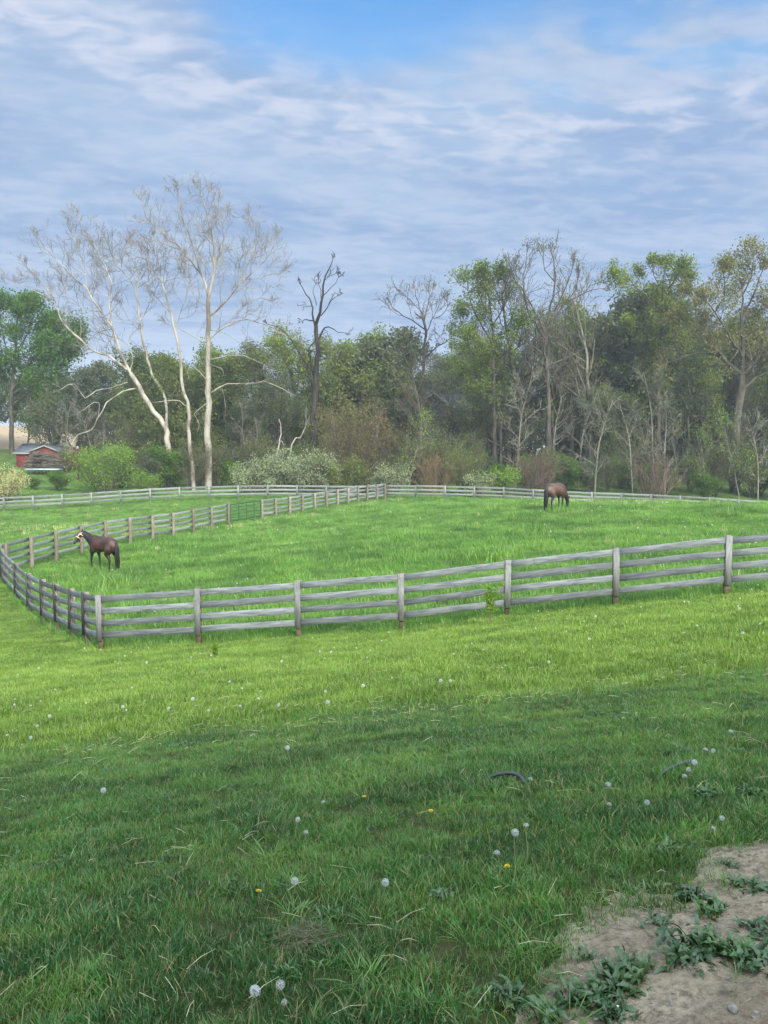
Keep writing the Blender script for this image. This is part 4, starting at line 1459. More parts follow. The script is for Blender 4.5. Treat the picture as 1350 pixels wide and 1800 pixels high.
def build_grass():
    rs = np.random.RandomState(40)
    # near lawn
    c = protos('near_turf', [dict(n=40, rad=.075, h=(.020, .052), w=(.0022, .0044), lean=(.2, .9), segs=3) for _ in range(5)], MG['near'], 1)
    x, y = wedge(rs, 1.5, 7.4, 560)
    mk = dirt_mask(x, y)
    k = (mk < -.04 + rs.rand(len(x)) * .10) & ~((mk > -.25) & (rs.rand(len(x)) < .25))
    x, y = x[k], y[k]
    hgt = .45 + .75 * fnoise(x, y, .55) ** 1.4 + .5 * (vnoise(x, y, .16) - .4)
    hgt *= np.interp(y, [1.5, 4, 7.4], [1.2, 1.0, .9])
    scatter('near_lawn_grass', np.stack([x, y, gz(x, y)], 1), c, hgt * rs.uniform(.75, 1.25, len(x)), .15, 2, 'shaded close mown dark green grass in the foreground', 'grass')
    # longer tufts standing out of the near lawn
    c = protos('long_clump', [dict(n=n, rad=.05, h=(.035, .085), w=(.0026, .0046), lean=(.35, 1.0), segs=4, fan=True) for n in (16, 24, 34, 20)], MG['clump'], 3)
    x, y = wedge(rs, 1.5, 7.6, 30)
    f = fnoise(x + 7, y + 3, .7)
    mk = dirt_mask(x, y)
    k = (f > .50 + rs.rand(len(x)) * .16) & (mk < .02)
    near_edge = (mk > -.30) & (mk < .03) & (rs.rand(len(x)) < .28)
    k |= near_edge
    x, y = x[k], y[k]
    x3, y3 = wedge(rs, 1.5, 4.0, 60)
    k3 = (dirt_mask(x3, y3) > 0) & (fnoise(x3, y3, .3) > .66)
    x = np.concatenate([x, x3[k3]]); y = np.concatenate([y, y3[k3]])
    x2, y2 = wedge(rs, 7, 18, 3.0)
    k = fnoise(x2 + 7, y2 + 3, 1.2) > .56
    x2, y2 = x2[k], y2[k]
    x = np.concatenate([x, x2]); y = np.concatenate([y, y2])
    scatter('long_grass_tufts', np.stack([x, y, gz(x, y)], 1), c, rs.uniform(.5, 1.0, len(x)), .12, 4, 'longer light green tufts standing out of the mown lawn', 'grass')
    # low broad leaves between the blades
    c = protos('low_leaves', [dict(n=n, rad=.06, h=(.018, .040), w=(.007, .013), lean=(.8, 1.6), segs=3) for n in (14, 20, 26)], m_grass('low broad leaves', (.040, .105, .030), (.070, .165, .042), (.12, .24, .06), 3.0, dryamt=.0, gloss=.06), 23)
    x, y = wedge(rs, 1.5, 7.2, 90)
    k = (fnoise(x + 13, y - 5, .5) > .54 + rs.rand(len(x)) * .12) & (dirt_mask(x, y) < .05)
    x, y = x[k], y[k]
    scatter('low_leaf_patches', np.stack([x, y, gz(x, y) + .012], 1), c, rs.uniform(.45, .85, len(x)), .15, 24, 'low dark broad leaved plants mixed into the foreground lawn', 'ground cover')
    # lawn from the shade edge to the fence
    c = protos('lawn_turf', [dict(n=85, rad=.20, h=(.022, .058), w=(.0038, .007), lean=(.3, 1.0), segs=2) for _ in range(5)], MG['lawn'], 5)
    x, y = wedge(rs, 6.6, 20.5, 62, side=2.2)
    x2, y2 = wedge(rs, 20.5, 31, 26, side=2.2)
    k2 = x2 < -5
    x = np.concatenate([x, x2[k2]]); y = np.concatenate([y, y2[k2]])
    sd = poly_sd(x, y, PADDOCK)
    k = (sd < .15) & (y > 6.6 + rs.rand(len(y)) * .9)
    x, y = x[k], y[k]
    hgt = .7 + .7 * fnoise(x, y * 1.6, 1.3)
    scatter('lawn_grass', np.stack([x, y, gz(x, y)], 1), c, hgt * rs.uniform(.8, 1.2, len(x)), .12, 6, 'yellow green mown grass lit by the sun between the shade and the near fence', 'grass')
    # paddock
    c = protos('field_turf', [dict(n=75, rad=.34, h=(.08, .27), w=(.008, .016), lean=(.2, .7), segs=2) for _ in range(5)], MG['field'], 7)
    x, y = wedge(rs, 16, 40, 15, side=4)
    x2, y2 = wedge(rs, 40, 76, 7, side=6)
    x = np.concatenate([x, x2]); y = np.concatenate([y, y2])
    sd = poly_sd(x, y, PADDOCK)
    ins = sd > -.1
    far = (~ins) & (y > 29) & (x < -4) | (y > 60)
    k = ins | far
    x, y, sd, far = x[k], y[k], sd[k], far[k]
    hgt = .42 + .80 * fnoise(x, y, 2.6) ** 1.3 + 1.0 * np.clip(fnoise(x + 40, y, .9) - .56, 0, 1) * 4 * (rs.rand(len(x)) < .6)
    hgt = np.where(sd < .5, np.minimum(hgt, .85), hgt)
    hgt = np.where(far, hgt * .75, hgt)
    scatter('paddock_grass', np.stack([x, y, gz(x, y)], 1), c, hgt * rs.uniform(.75, 1.2, len(x)), .10, 8, 'tall bright green grass of the paddock inside the fences', 'grass')
    # patches of pale flowering grass in the fields
    c = protos('pale_seed', [dict(n=26, rad=.30, h=(.16, .36), w=(.010, .018), lean=(.1, .5), segs=2) for _ in range(3)], m_grass('pale flowering grass', (.30, .33, .14), (.48, .50, .26), (.66, .66, .42), .8), 15)
    x, y = wedge(rs, 30, 66, 4.0, side=2)
    crest = np.exp(-((x - 18) / 7.5) ** 2 - ((y - 49) / 3.2) ** 2) * 1.0
    lft = np.exp(-((x + 17) / 5) ** 2 - ((y - 46) / 3.0) ** 2) * .9
    row = np.exp(-((x - np.interp(y, [47, 66], [-9.6, 1.2])) / .8) ** 2) * (y > 46) * .6
    k = (rs.rand(len(x)) < (crest + lft + row) * .55 * (.3 + 1.2 * vnoise(x, y, 1.5))) | (rs.rand(len(x)) < .012)
    x, y = x[k], y[k]
    scatter('pale_grass_patches', np.stack([x, y, gz(x, y)], 1), c, rs.uniform(.6, 1.05, len(x)), .1, 16, 'patches of pale flowering grass in the fields along the fences and on the crest', 'grass')
    # cut dry stems lying on the lawn
    V, F_, n = [], [], 0
    T = Tubes()
    for i in range(1500):
        if i < 420:
            yy = rs.uniform(1.9, 7); xx = rs.uniform(-1, 1) * (.55 * yy + .8)
        else:
            yy = 6.6 + rs.rand() * 3.6; xx = rs.uniform(-1, 1) * (.55 * yy + 1)
            yy += .04 * xx
        if fnoise(np.array([xx]), np.array([yy]), .8)[0] < .40 + .2 * rs.rand(): continue
        if dirt_mask(np.array([xx]), np.array([yy]))[0] > -.05 and rs.rand() < .5: continue
        a = rs.normal() * .6 + (0 if rs.rand() < .7 else 1.2); L = rs.uniform(.03, .13)
        z = g1(xx, yy) + rs.uniform(.025, .055)
        d = np.array((math.cos(a), math.sin(a), rs.normal() * .15)) * L
        p = np.array((xx, yy, z))
        r = .0012 if yy < 5 else .002
        T.add([p, p + d * .5 + (0, 0, rs.uniform(0, .012)), p + d], [r, r, r * .6], 3)
    for i in range(900):
        xx, yy = rs.uniform(.2, 2.6), rs.uniform(1.6, 4.2)
        if dirt_mask(np.array([xx]), np.array([yy]))[0] < -.08 or fnoise(np.array([xx]), np.array([yy]), .4)[0] < .5: continue
        a = rs.uniform(0, 6.28); L = rs.uniform(.012, .05); z = g1(xx, yy) + .022
        d = np.array((math.cos(a), math.sin(a), rs.normal() * .12)) * L; p = np.array((xx, yy, z))
        T.add([p, p + d * .5 + rs.normal(size=3) * .002, p + d], [.001, .001, .0006], 3)
    V, Q = T.arrays()
    o = mesh_obj('cut_grass_stems', V, [Q], MG['dry'])
    tag(o, 'pale dry cut grass stems lying on the mown lawn', 'dry grass', kind='stuff')


build_grass()


# ---------------------------------------------------------------- buildings
def build_buildings():
    red = m_plain('red barn boards', (.15, .030, .026), .85, .1, .25, 1.2)
    redb = m_plain('faded red brown boards', (.14, .042, .032), .85, .1, .25, 1.2)
    roof = m_plain('dark shingle roof', (.075, .085, .10), .9, .1, .25, 2.5)
    trim = m_plain('pale trim', (.24, .25, .26), .7, .2, .1, 3)
    slate = m_plain('slate blue siding', (.040, .050, .066), .85, .15, .2, 2)
    dark = m_plain('dark opening', (.012, .013, .016), .5, .4, .1, 3)
    # red barn on the bank
    Y = 94.0
    a = W(29, 822, Y); b = W(138, 822, Y)
    x0, x1 = a.x, b.x
    z0 = min(g1(x0, Y), g1(x1, Y)) - .3
    t = thing('red_barn', 'low red barn with a grey shingle roof on the grass bank at the far left', 'barn', (x0, Y, z0))
    def L(px, py, yy=0.0):
        w = W(px, py, Y + yy); return w.x - x0, w.z - z0
    xa = L(61, 822)[0]; xb = L(112, 822)[0]; xe = x1 - x0
    h1 = L(29, 797)[1]; h2 = L(61, 794)[1]; hp = L(91, 785)[1]; h3 = L(138, 797)[1]
    B = Boxes(); B.box(0, xa, 0, 4.5, 0, h1); B.build('wall', red, t)
    Bq = Boxes(); Bq.box(xa, xb, -1.0, 5, 0, h2)
    xm = (xa + xb) / 2
    Bq.add([(xa, -1, h2), (xb, -1, h2), (xm, -1, hp), (xa, 5, h2), (xb, 5, h2), (xm, 5, hp)], T=[(0, 1, 2), (4, 3, 5)])
    Bq.build('wall', redb, t)
    B = Boxes(); B.box(xb + .003, xe, 0, 4.5, 0, h3); B.build('wall', redb, t)
    rf = Boxes()
    rf.hexa([(-.25, -.3, h1), (xa, -.3, h1), (xa, 2.4, h1 + 1.15), (-.25, 2.4, h1 + 1.15), (-.25, -.3, h1 + .1), (xa, -.3, h1 + .1), (xa, 2.4, h1 + 1.25), (-.25, 2.4, h1 + 1.25)])
    rf.hexa([(-.25, 2.4, h1 + 1.15), (xa, 2.4, h1 + 1.15), (xa, 4.8, h1), (-.25, 4.8, h1), (-.25, 2.4, h1 + 1.25), (xa, 2.4, h1 + 1.25), (xa, 4.8, h1 + .1), (-.25, 4.8, h1 + .1)])
    r1 = rf.build('roof', roof, t)
    fa = Boxes(); fa.box(-.25, xa - .2, -.36, -.303, h1 - .10, h1 + .09); fa.build('fascia', trim, r1)
    for s, (p, q) in enumerate((((xa - .35, h2 - .12), (xm, hp + .06)), ((xm, hp + .06), (xb + .35, h2 - .12)))):
        g = Boxes(); g.hexa([(p[0], -1.3, p[1]), (q[0], -1.3, q[1]), (q[0], 5.2, q[1]), (p[0], 5.2, p[1]), (p[0], -1.3, p[1] + .1), (q[0], -1.3, q[1] + .1), (q[0], 5.2, q[1] + .1), (p[0], 5.2, p[1] + .1)])
        rr = g.build('roof', roof, t)
        e = Boxes(); e.beam((p[0], -1.33, p[1] + .03), (q[0], -1.33, q[1] + .03), .04, .13); e.build('fascia', trim, rr)
    g = Boxes(); g.hexa([(xb, -.3, h3), (xe + .25, -.3, h3), (xe + .25, 2.4, h3 + .7), (xb, 2.4, h3 + .7), (xb, -.3, h3 + .1), (xe + .25, -.3, h3 + .1), (xe + .25, 2.4, h3 + .8), (xb, 2.4, h3 + .8)])
    g.build('roof', redb, t)
    d = Boxes(); d.box(xm - .9, xm + .9, -1.05, -1.003, .1, 2.0); d.build('door', dark, t)
    for k in range(3):
        w = Boxes(); zz = .8 + k * .42; w.box(xb + .4, xe - .3, -.04, -.003, zz, zz + .10); w.build('batten', red, t)
    # flat trailer and the brush heaped on it
    Yt = 88.0
    a = W(50, 821, Yt); b = W(106, 820, Yt)
    gzt = g1((a.x + b.x) / 2, Yt)
    tr = thing('flat_trailer', 'low flat trailer with a pale blue edge parked in front of the red barn', 'trailer', ((a.x + b.x) / 2, Yt, gzt))
    hw = (b.x - a.x) / 2
    pale = m_plain('pale blue metal', (.38, .50, .60), .5, .4, .1, 4)
    B = Boxes(); B.box(-hw, hw, -.8, .8, .50, .64); B.build('deck', pale, tr)
    rub = m_plain('black rubber', (.02, .02, .02), .8, .3)
    for sx in (-.45, .35):
        for sy in (-.95, .78):
            T = Tubes(); T.add([(sx, sy, .28), (sx, sy + .09, .28), (sx, sy + .18, .28)], [.28, .28, .28], 14)
            V, Q = T.arrays()
            o = mesh_obj('wheel', V, [Q], rub, tr, True)
    rs = np.random.RandomState(9)
    T = Tubes()
    for i in range(420):
        x = rs.uniform(-hw * .9, hw * .9); top = 1.75 * (1 - (x / hw) ** 2 * .7)
        z = .1 + rs.rand() * top; y = rs.uniform(-.7, .7)
        a_ = rs.normal() * .25; Ls = rs.uniform(.8, 2.0)
        dx, dz = math.cos(a_) * Ls / 2, math.sin(a_) * Ls / 2
        yy = rs.normal() * .2
        T.add([(x - dx, y - yy, max(0, z - dz)), (x, y, z + .06), (x + dx, y + yy, max(0, z + dz))], [.03, .028, .015], 4)
    V, Q = T.arrays()
    o = mesh_obj('brush_pile', V, [Q], M['twig'])
    o.location = (tr.location.x, Yt, gzt + .64)
    tag(o, 'heap of grey cut branches piled on the flat trailer in front of the barn', 'brush pile')
    # weathered dark posts with a pale cap at the right end of the barn
    for px, h, lab in ((139.5, 3.4, 'dark slim post with a rounded white cap at the right end of the red barn'), (146, 1.9, 'dark short post beside the white capped one right of the barn')):
        p = on_ground(px, 82)
        tt = thing('garden_post', lab, 'post', p)
        B = Boxes(); B.lathe([(.09, -.1), (.085, h * .5), (.08, h)], (0, 0, 0), 10); B.build('shaft', M['deadbark'], tt, True)
        if h > 3:
            B = Boxes(); B.lathe([(.10, h), (.15, h + .08), (.16, h + .2), (.11, h + .32), (.04, h + .36)], (0, 0, 0), 14); B.build('cap', trim, tt, True)
    # dark roofed house half hidden in the woods
    Y = 93.0
    g = on_ground(762, Y)
    pk = W(762, 691, Y); el = W(716, 722, Y); er = W(803, 722, Y)
    t = thing('dark_house', 'dark slate house with a white trimmed gable half hidden among the trees', 'house', g)
    ox, oz = g.x, g.z
    zl = el.z - oz; zp = pk.z - oz; xl = el.x - ox; xr = er.x - ox; xp = pk.x - ox
    B = Boxes(); B.box(xl + .5, xr - .4, 0, 8, -.3, zl)
    B.add([(xl + .5, 0, zl), (xr - .4, 0, zl), (xp, 0, zp - .2), (xl + .5, 8, zl), (xr - .4, 8, zl), (xp, 8, zp - .2)], T=[(0, 1, 2), (4, 3, 5)])
    B.build('wall', slate, t)
    for p, q in (((xl, zl - .15), (xp, zp)), ((xp, zp), (xr + .1, zl - .15))):
        s = Boxes(); s.hexa([(p[0], -.5, p[1]), (q[0], -.5, q[1]), (q[0], 8.5, q[1]), (p[0], 8.5, p[1]), (p[0], -.5, p[1] + .16), (q[0], -.5, q[1] + .16), (q[0], 8.5, q[1] + .16), (p[0], 8.5, p[1] + .16)])
        r_ = s.build('roof', roof, t)
        e = Boxes(); e.beam((p[0], -.55, p[1] + .02), (q[0], -.55, q[1] + .02), .06, .26); e.build('bargeboard', trim, r_)
    # wing to the right with its slope to the viewer
    s = Boxes(); s.hexa([(xp + .6, 1.5, zl - .4), (xr + 1.6, 1.5, zl - .4), (xr + 1.6, 5, zp + .15), (xp + .6, 5, zp + .15), (xp + .6, 1.5, zl - .25), (xr + 1.6, 1.5, zl - .25), (xr + 1.6, 5, zp + .3), (xp + .6, 5, zp + .3)])
    s.build('roof', roof, t)
    B = Boxes(); B.box(xr - .37, xr + 1.4, 2.2, 7.5, -.3, zl - .3); B.build('wall', slate, t)
    for wx in (xp - 1.5, xp + 1.0):
        f = Boxes(); f.box(wx - .5, wx + .5, -.06, -.003, 2.2, 3.6); fr = f.build('window', slate, t)
        f = Boxes(); f.box(wx - .42, wx + .42, -.075, -.063, 2.28, 3.52); f.build('pane', dark, fr)
    # the farmhouse behind the viewer whose shade lies over the foreground
    wh = m_plain('white siding', (.62, .62, .60), .8, .2, .08, 1.5)
    zb = g1(6, -8) - .3
    t = thing('farmhouse', 'tall two storey white farmhouse behind the viewer that shades the foreground lawn', 'house', (6, -11.0, zb), R(5))
    E = 6.6; RH = CZ + 9.1 - zb
    B = Boxes(); B.box(-14, 14, -5, 5, 0, E)
    B.add([(-14, -5, E), (-14, 5, E), (-14, 0, RH), (14, -5, E), (14, 5, E), (14, 0, RH)], T=[(0, 2, 1), (3, 4, 5)])
    B.build('wall', wh, t)
    for sy in (-1, 1):
        s = Boxes(); s.hexa([(-14.4, 0, RH), (14.4, 0, RH), (14.4, sy * 5.5, E - .4), (-14.4, sy * 5.5, E - .4), (-14.4, 0, RH + .15), (14.4, 0, RH + .15), (14.4, sy * 5.5, E - .25), (-14.4, sy * 5.5, E - .25)])
        s.build('roof', roof, t)
    for k in range(7):
        for zz in (.9, 3.5):
            w = Boxes(); w.box(-12 + k * 4 - .5, -12 + k * 4 + .5, 5.003, 5.06, zz, zz + 1.5); fr = w.build('window', trim, t)
            w = Boxes(); w.box(-12 + k * 4 - .42, -12 + k * 4 + .42, 5.063, 5.08, zz + .08, zz + 1.42); w.build('pane', dark, fr)


build_buildings()


# ---------------------------------------------------------------- horses
def m_horse(name, body, dark, flank, neckdark):
    m, N, out = mat_new(name)
    tc = N.node('ShaderNodeTexCoord')
    s = N.node('ShaderNodeSeparateXYZ'); N.set(s.inputs[0], tc.outputs['Object'])
    n = N.noise(tc.outputs['Object'], 3.0, 3)
    c = N.mix(N.smooth(n, .35, .65), body, flank)
    leg = N.smooth(N.math('ADD', s.outputs[2], N.math('MULTIPLY', N.math('SUBTRACT', n, .5), .25)), .62, .95, 1, 0)
    c = N.mix(leg, c, dark)
    nk = N.smooth(N.math('ADD', s.outputs[0], N.math('MULTIPLY', N.math('SUBTRACT', n, .5), .3)), .25, .75)
    c = N.mix(N.math('MULTIPLY', nk, neckdark), c, dark)
    n2 = N.noise(tc.outputs['Object'], 60, 2)
    principled(N, out, c, .5, .4, n2, .15, .004)
    return m


def skin_body(name, pts, edges, root, mat, parent, levels=2):
    """overlapping swept ellipsoids fused into one continuous skin by a voxel remesh"""
    seg, rings = 12, 8
    sv = [(0, 0, 1)] + [(math.sin(math.pi * i / rings) * math.cos(2 * math.pi * k / seg), math.sin(math.pi * i / rings) * math.sin(2 * math.pi * k / seg), math.cos(math.pi * i / rings)) for i in range(1, rings) for k in range(seg)] + [(0, 0, -1)]
    sv = np.array(sv)
    q, t3 = [], []
    for k in range(seg):
        k2 = (k + 1) % seg
        t3.append((0, 1 + k, 1 + k2)); e = 1 + (rings - 2) * seg
        t3.append((len(sv) - 1, e + k2, e + k))
        for i in range(rings - 2):
            q.append((1 + i * seg + k, 1 + (i + 1) * seg + k, 1 + (i + 1) * seg + k2, 1 + i * seg + k2))
    q, t3 = np.array(q), np.array(t3)
    V, Q, T, n = [], [], [], 0
    for a, b in edges:
        pa, ra = np.array(pts[a][0]), np.array(pts[a][1]); pb, rb = np.array(pts[b][0]), np.array(pts[b][1])
        L = np.linalg.norm(pb - pa); m = max(2, int(math.ceil(L / (min(ra.min(), rb.min()) * .35))))
        for k in range(m + 1):
            f = k / m; c = pa + (pb - pa) * f; r = ra + (rb - ra) * f
            V.append(c + sv * np.array((r.mean() * .9, r[0], r[1]))); Q.append(q + n); T.append(t3 + n); n += len(sv)
    o = mesh_obj(name, np.concatenate(V), [np.concatenate(Q), np.concatenate(T)], mat, parent, True)
    rm = o.modifiers.new('remesh', 'REMESH'); rm.mode = 'VOXEL'; rm.voxel_size = .018; rm.use_smooth_shade = True
    sm = o.modifiers.new('smooth', 'SMOOTH'); sm.factor = .5; sm.iterations = 5
    return o


def horse(label, loc, rz, grazing, mat, matdark, scale=1.0, haltermat=None):
    t = thing('horse', label, 'horse', loc, rz)
    t.scale = (scale,) * 3
    P = {
        'root': ((-.50, 0, 1.19), (.27, .33)), 'loin': ((-.22, 0, 1.17), (.27, .315)), 'belly': ((.08, 0, 1.13), (.295, .33)), 'chest': ((.36, 0, 1.14), (.265, .35)),
        'croup': ((-.68, 0, 1.16), (.255, .30)), 'butt': ((-.80, 0, 1.10), (.19, .25)), 'shoulder': ((.56, 0, 1.17), (.215, .29)), 'wither': ((.42, 0, 1.36), (.09, .17)),
    }
    E = [('root', 'loin'), ('loin', 'belly'), ('belly', 'chest'), ('chest', 'shoulder'), ('root', 'croup'), ('croup', 'butt'), ('loin', 'wither'), ('wither', 'neck1')]
    if grazing:
        P.update({'neck1': ((.80, .0, 1.02), (.18, .22)), 'neck2': ((.97, -.02, .80), (.135, .16)), 'poll': ((1.10, -.04, .60), (.10, .12)),
                  'fore': ((1.15, -.05, .46), (.10, .115)), 'nose': ((1.13, -.06, .26), (.07, .075)), 'muz': ((1.11, -.07, .12), (.06, .065))})
        neck = [np.array((.62, 0, 1.38)), np.array((.84, 0, 1.24)), np.array((1.04, -.02, .95)), np.array((1.19, -.04, .68))]
        hd = np.array((-.02, -.02, -.5)); up = np.array((.9, 0, -.1))
    else:
        P.update({'neck1': ((.82, .01, 1.32), (.17, .20)), 'neck2': ((1.02, .05, 1.44), (.125, .15)), 'poll': ((1.18, .12, 1.55), (.095, .11)),
                  'fore': ((1.22, .23, 1.52), (.09, .11)), 'nose': ((1.26, .38, 1.32), (.065, .075)), 'muz': ((1.27, .48, 1.18), (.06, .065))})
        neck = [np.array((.58, 0, 1.46)), np.array((.78, .01, 1.52)), np.array((.98, .04, 1.60)), np.array((1.16, .10, 1.68))]
    E += [('shoulder', 'neck1'), ('neck1', 'neck2'), ('neck2', 'poll'), ('poll', 'fore'), ('fore', 'nose'), ('nose', 'muz')]
    for s, nm in ((1, 'l'), (-1, 'r')):
        hs = .12 if (s == 1) == (not grazing) else -.10      # hind legs a little apart fore and aft
        fs = .07 if s == 1 else -.08
        P.update({
            nm + 'hip': ((-.66, s * .15, 1.00), (.19, .22)), nm + 'stifle': ((-.60 + hs * .3, s * .17, .80), (.12, .14)), nm + 'gask': ((-.74 + hs * .6, s * .165, .64), (.06, .08)), nm + 'hock': ((-.84 + hs, s * .16, .50), (.046, .058)),
            nm + 'cannon': ((-.82 + hs, s * .16, .33), (.034, .038)), nm + 'fet': ((-.80 + hs, s * .16, .15), (.04, .042)), nm + 'hoof': ((-.74 + hs, s * .16, .03), (.055, .055)),
            nm + 'elb': ((.50, s * .15, .88), (.12, .14)), nm + 'farm': ((.50 + fs * .6, s * .15, .68), (.058, .072)), nm + 'knee': ((.50 + fs, s * .15, .47), (.045, .05)),
            nm + 'fcan': ((.49 + fs, s * .15, .30), (.032, .034)), nm + 'ffet': ((.49 + fs, s * .15, .15), (.038, .04)), nm + 'fhoof': ((.54 + fs, s * .15, .03), (.053, .053))})
        E += [('croup', nm + 'hip'), (nm + 'hip', nm + 'stifle'), (nm + 'stifle', nm + 'gask'), (nm + 'gask', nm + 'hock'), (nm + 'hock', nm + 'cannon'), (nm + 'cannon', nm + 'fet'), (nm + 'fet', nm + 'hoof'),
              ('chest', nm + 'elb'), (nm + 'elb', nm + 'farm'), (nm + 'farm', nm + 'knee'), (nm + 'knee', nm + 'fcan'), (nm + 'fcan', nm + 'ffet'), (nm + 'ffet', nm + 'fhoof')]
    skin_body('body', P, E, 'root', mat, t)
    # ears
    poll = np.array(P['poll'][0]); fore = np.array(P['fore'][0]); muz = np.array(P['muz'][0]); nose = np.array(P['nose'][0])
    hdir = unit(muz - fore)
    side = unit(np.cross(hdir, unit(poll - np.array(P['neck1'][0])))) if not grazing else np.array((0, 1.0, 0))
    top = unit(np.cross(side, hdir)); top = top if (top @ (poll - np.array(P['neck1'][0]))) > 0 or grazing else -top
    if grazing: top = np.array((1.0, 0, .1))
    for s in (-1, 1):
        b = poll + side * .06 * s + top * .06 - hdir * .02
        tip_ = b + top * .04 - hdir * .15 + side * .03 * s
        T = Tubes(); T.add([b, (b + tip_) / 2 + side * .012 * s, tip_], [.034, .036, .006], 6)
        V, Q = T.arrays(); mesh_obj('ear', V, [Q], matdark, t, True)
        e = fore + side * .075 * s + top * .035 + hdir * .05
        B = Boxes(); B.lathe([(.004, -.02), (.018, -.012), (.022, 0), (.018, .012), (.004, .02)], tuple(e), 8); B.build('eye', m_plain('horse eye', (.01, .008, .006), .1, .6), t, True)
    # mane: overlapping locks along the crest
    rs = np.random.RandomState(3)
    T = Tubes()
    L = smooth_line(neck, .035)
    for i, p in enumerate(L):
        for k in range(2):
            sd_ = np.array((0, rs.choice([-1, 1]) * .03, 0))
            dn = np.array((rs.normal() * .03, sd_[1] * 2.2 + rs.normal() * .02, -rs.uniform(.12, .2)))
            T.add([p - (0, 0, .03), p + sd_ * 1.6 + (0, 0, -.01), p + sd_ + dn], [.022, .022, .005], 5)
    V, Q = T.arrays(); mesh_obj('mane', V, [Q], matdark, t, True)
    # tail
    T = Tubes()
    for i in range(40):
        o = np.array((rs.normal() * .014, rs.normal() * .022, 0))
        b = np.array((-.97, 0, 1.28))
        T.add([b, b + (-.05, 0, -.05) + o * .5, b + (-.07, 0, -.28) + o * 1.6, b + (-.05, 0, -.65) + o * 2.2, b + (-.04, 0, -rs.uniform(.92, 1.12)) + o * 1.8], [.03, .032, .030, .026, .006], 5)
    V, Q = T.arrays(); mesh_obj('tail', V, [Q], matdark, t, True)
    if haltermat:
        h = None
        def ring(c, ax, ra, rb, u, v, r=.014):
            pts = [c + u * math.cos(a) * ra + v * math.sin(a) * rb for a in np.linspace(0, 2 * math.pi, 15)]
            T = Tubes(); T.add(pts, [r] * 15, 6); return T
        T = Tubes()
        c = fore * .35 + nose * .65
        for nm_, cc, ra, rb in (('nose', c, .092, .105),):
            pts = [cc + side * math.cos(a) * ra + top * math.sin(a) * rb for a in np.linspace(0, 2 * math.pi, 17)]
            T.add(pts, [.017] * 17, 6)
        for s in (-1, 1):
            T.add([c + side * .092 * s, fore + side * .105 * s, poll + side * .10 * s + top * .02 - hdir * .0, poll + side * .04 * s + top * .125], [.017] * 4, 6)
            T.add([fore + side * .105 * s, fore + side * .08 * s - top * .09, fore - top * .135], [.015] * 3, 6)
        V, Q = T.arrays(); mesh_obj('halter', V, [Q], haltermat, t, True)
    return t


def build_horses():
    blk = m_plain('black horse hair', (.010, .009, .010), .55, .35, .2, 20)
    m1 = m_horse('dark bay coat', (.030, .014, .011), (.010, .008, .008), (.070, .030, .021), .9)
    m2 = m_horse('brown coat', (.045, .024, .018), (.014, .010, .010), (.095, .045, .030), .35)
    pink = m_plain('pale pink halter', (.80, .50, .44), .6, .3)
    p = on_ground(178, 33.0, .03)
    horse('dark bay horse in a pale pink halter looking back beside the middle fence', p, R(180 - 35), False, m1, blk, 1.0, pink)
    p = on_ground(977, 43.0, .03)
    horse('brown horse grazing with its head down near the far fence', p, R(47), True, m2, blk, 1.03)


build_horses()


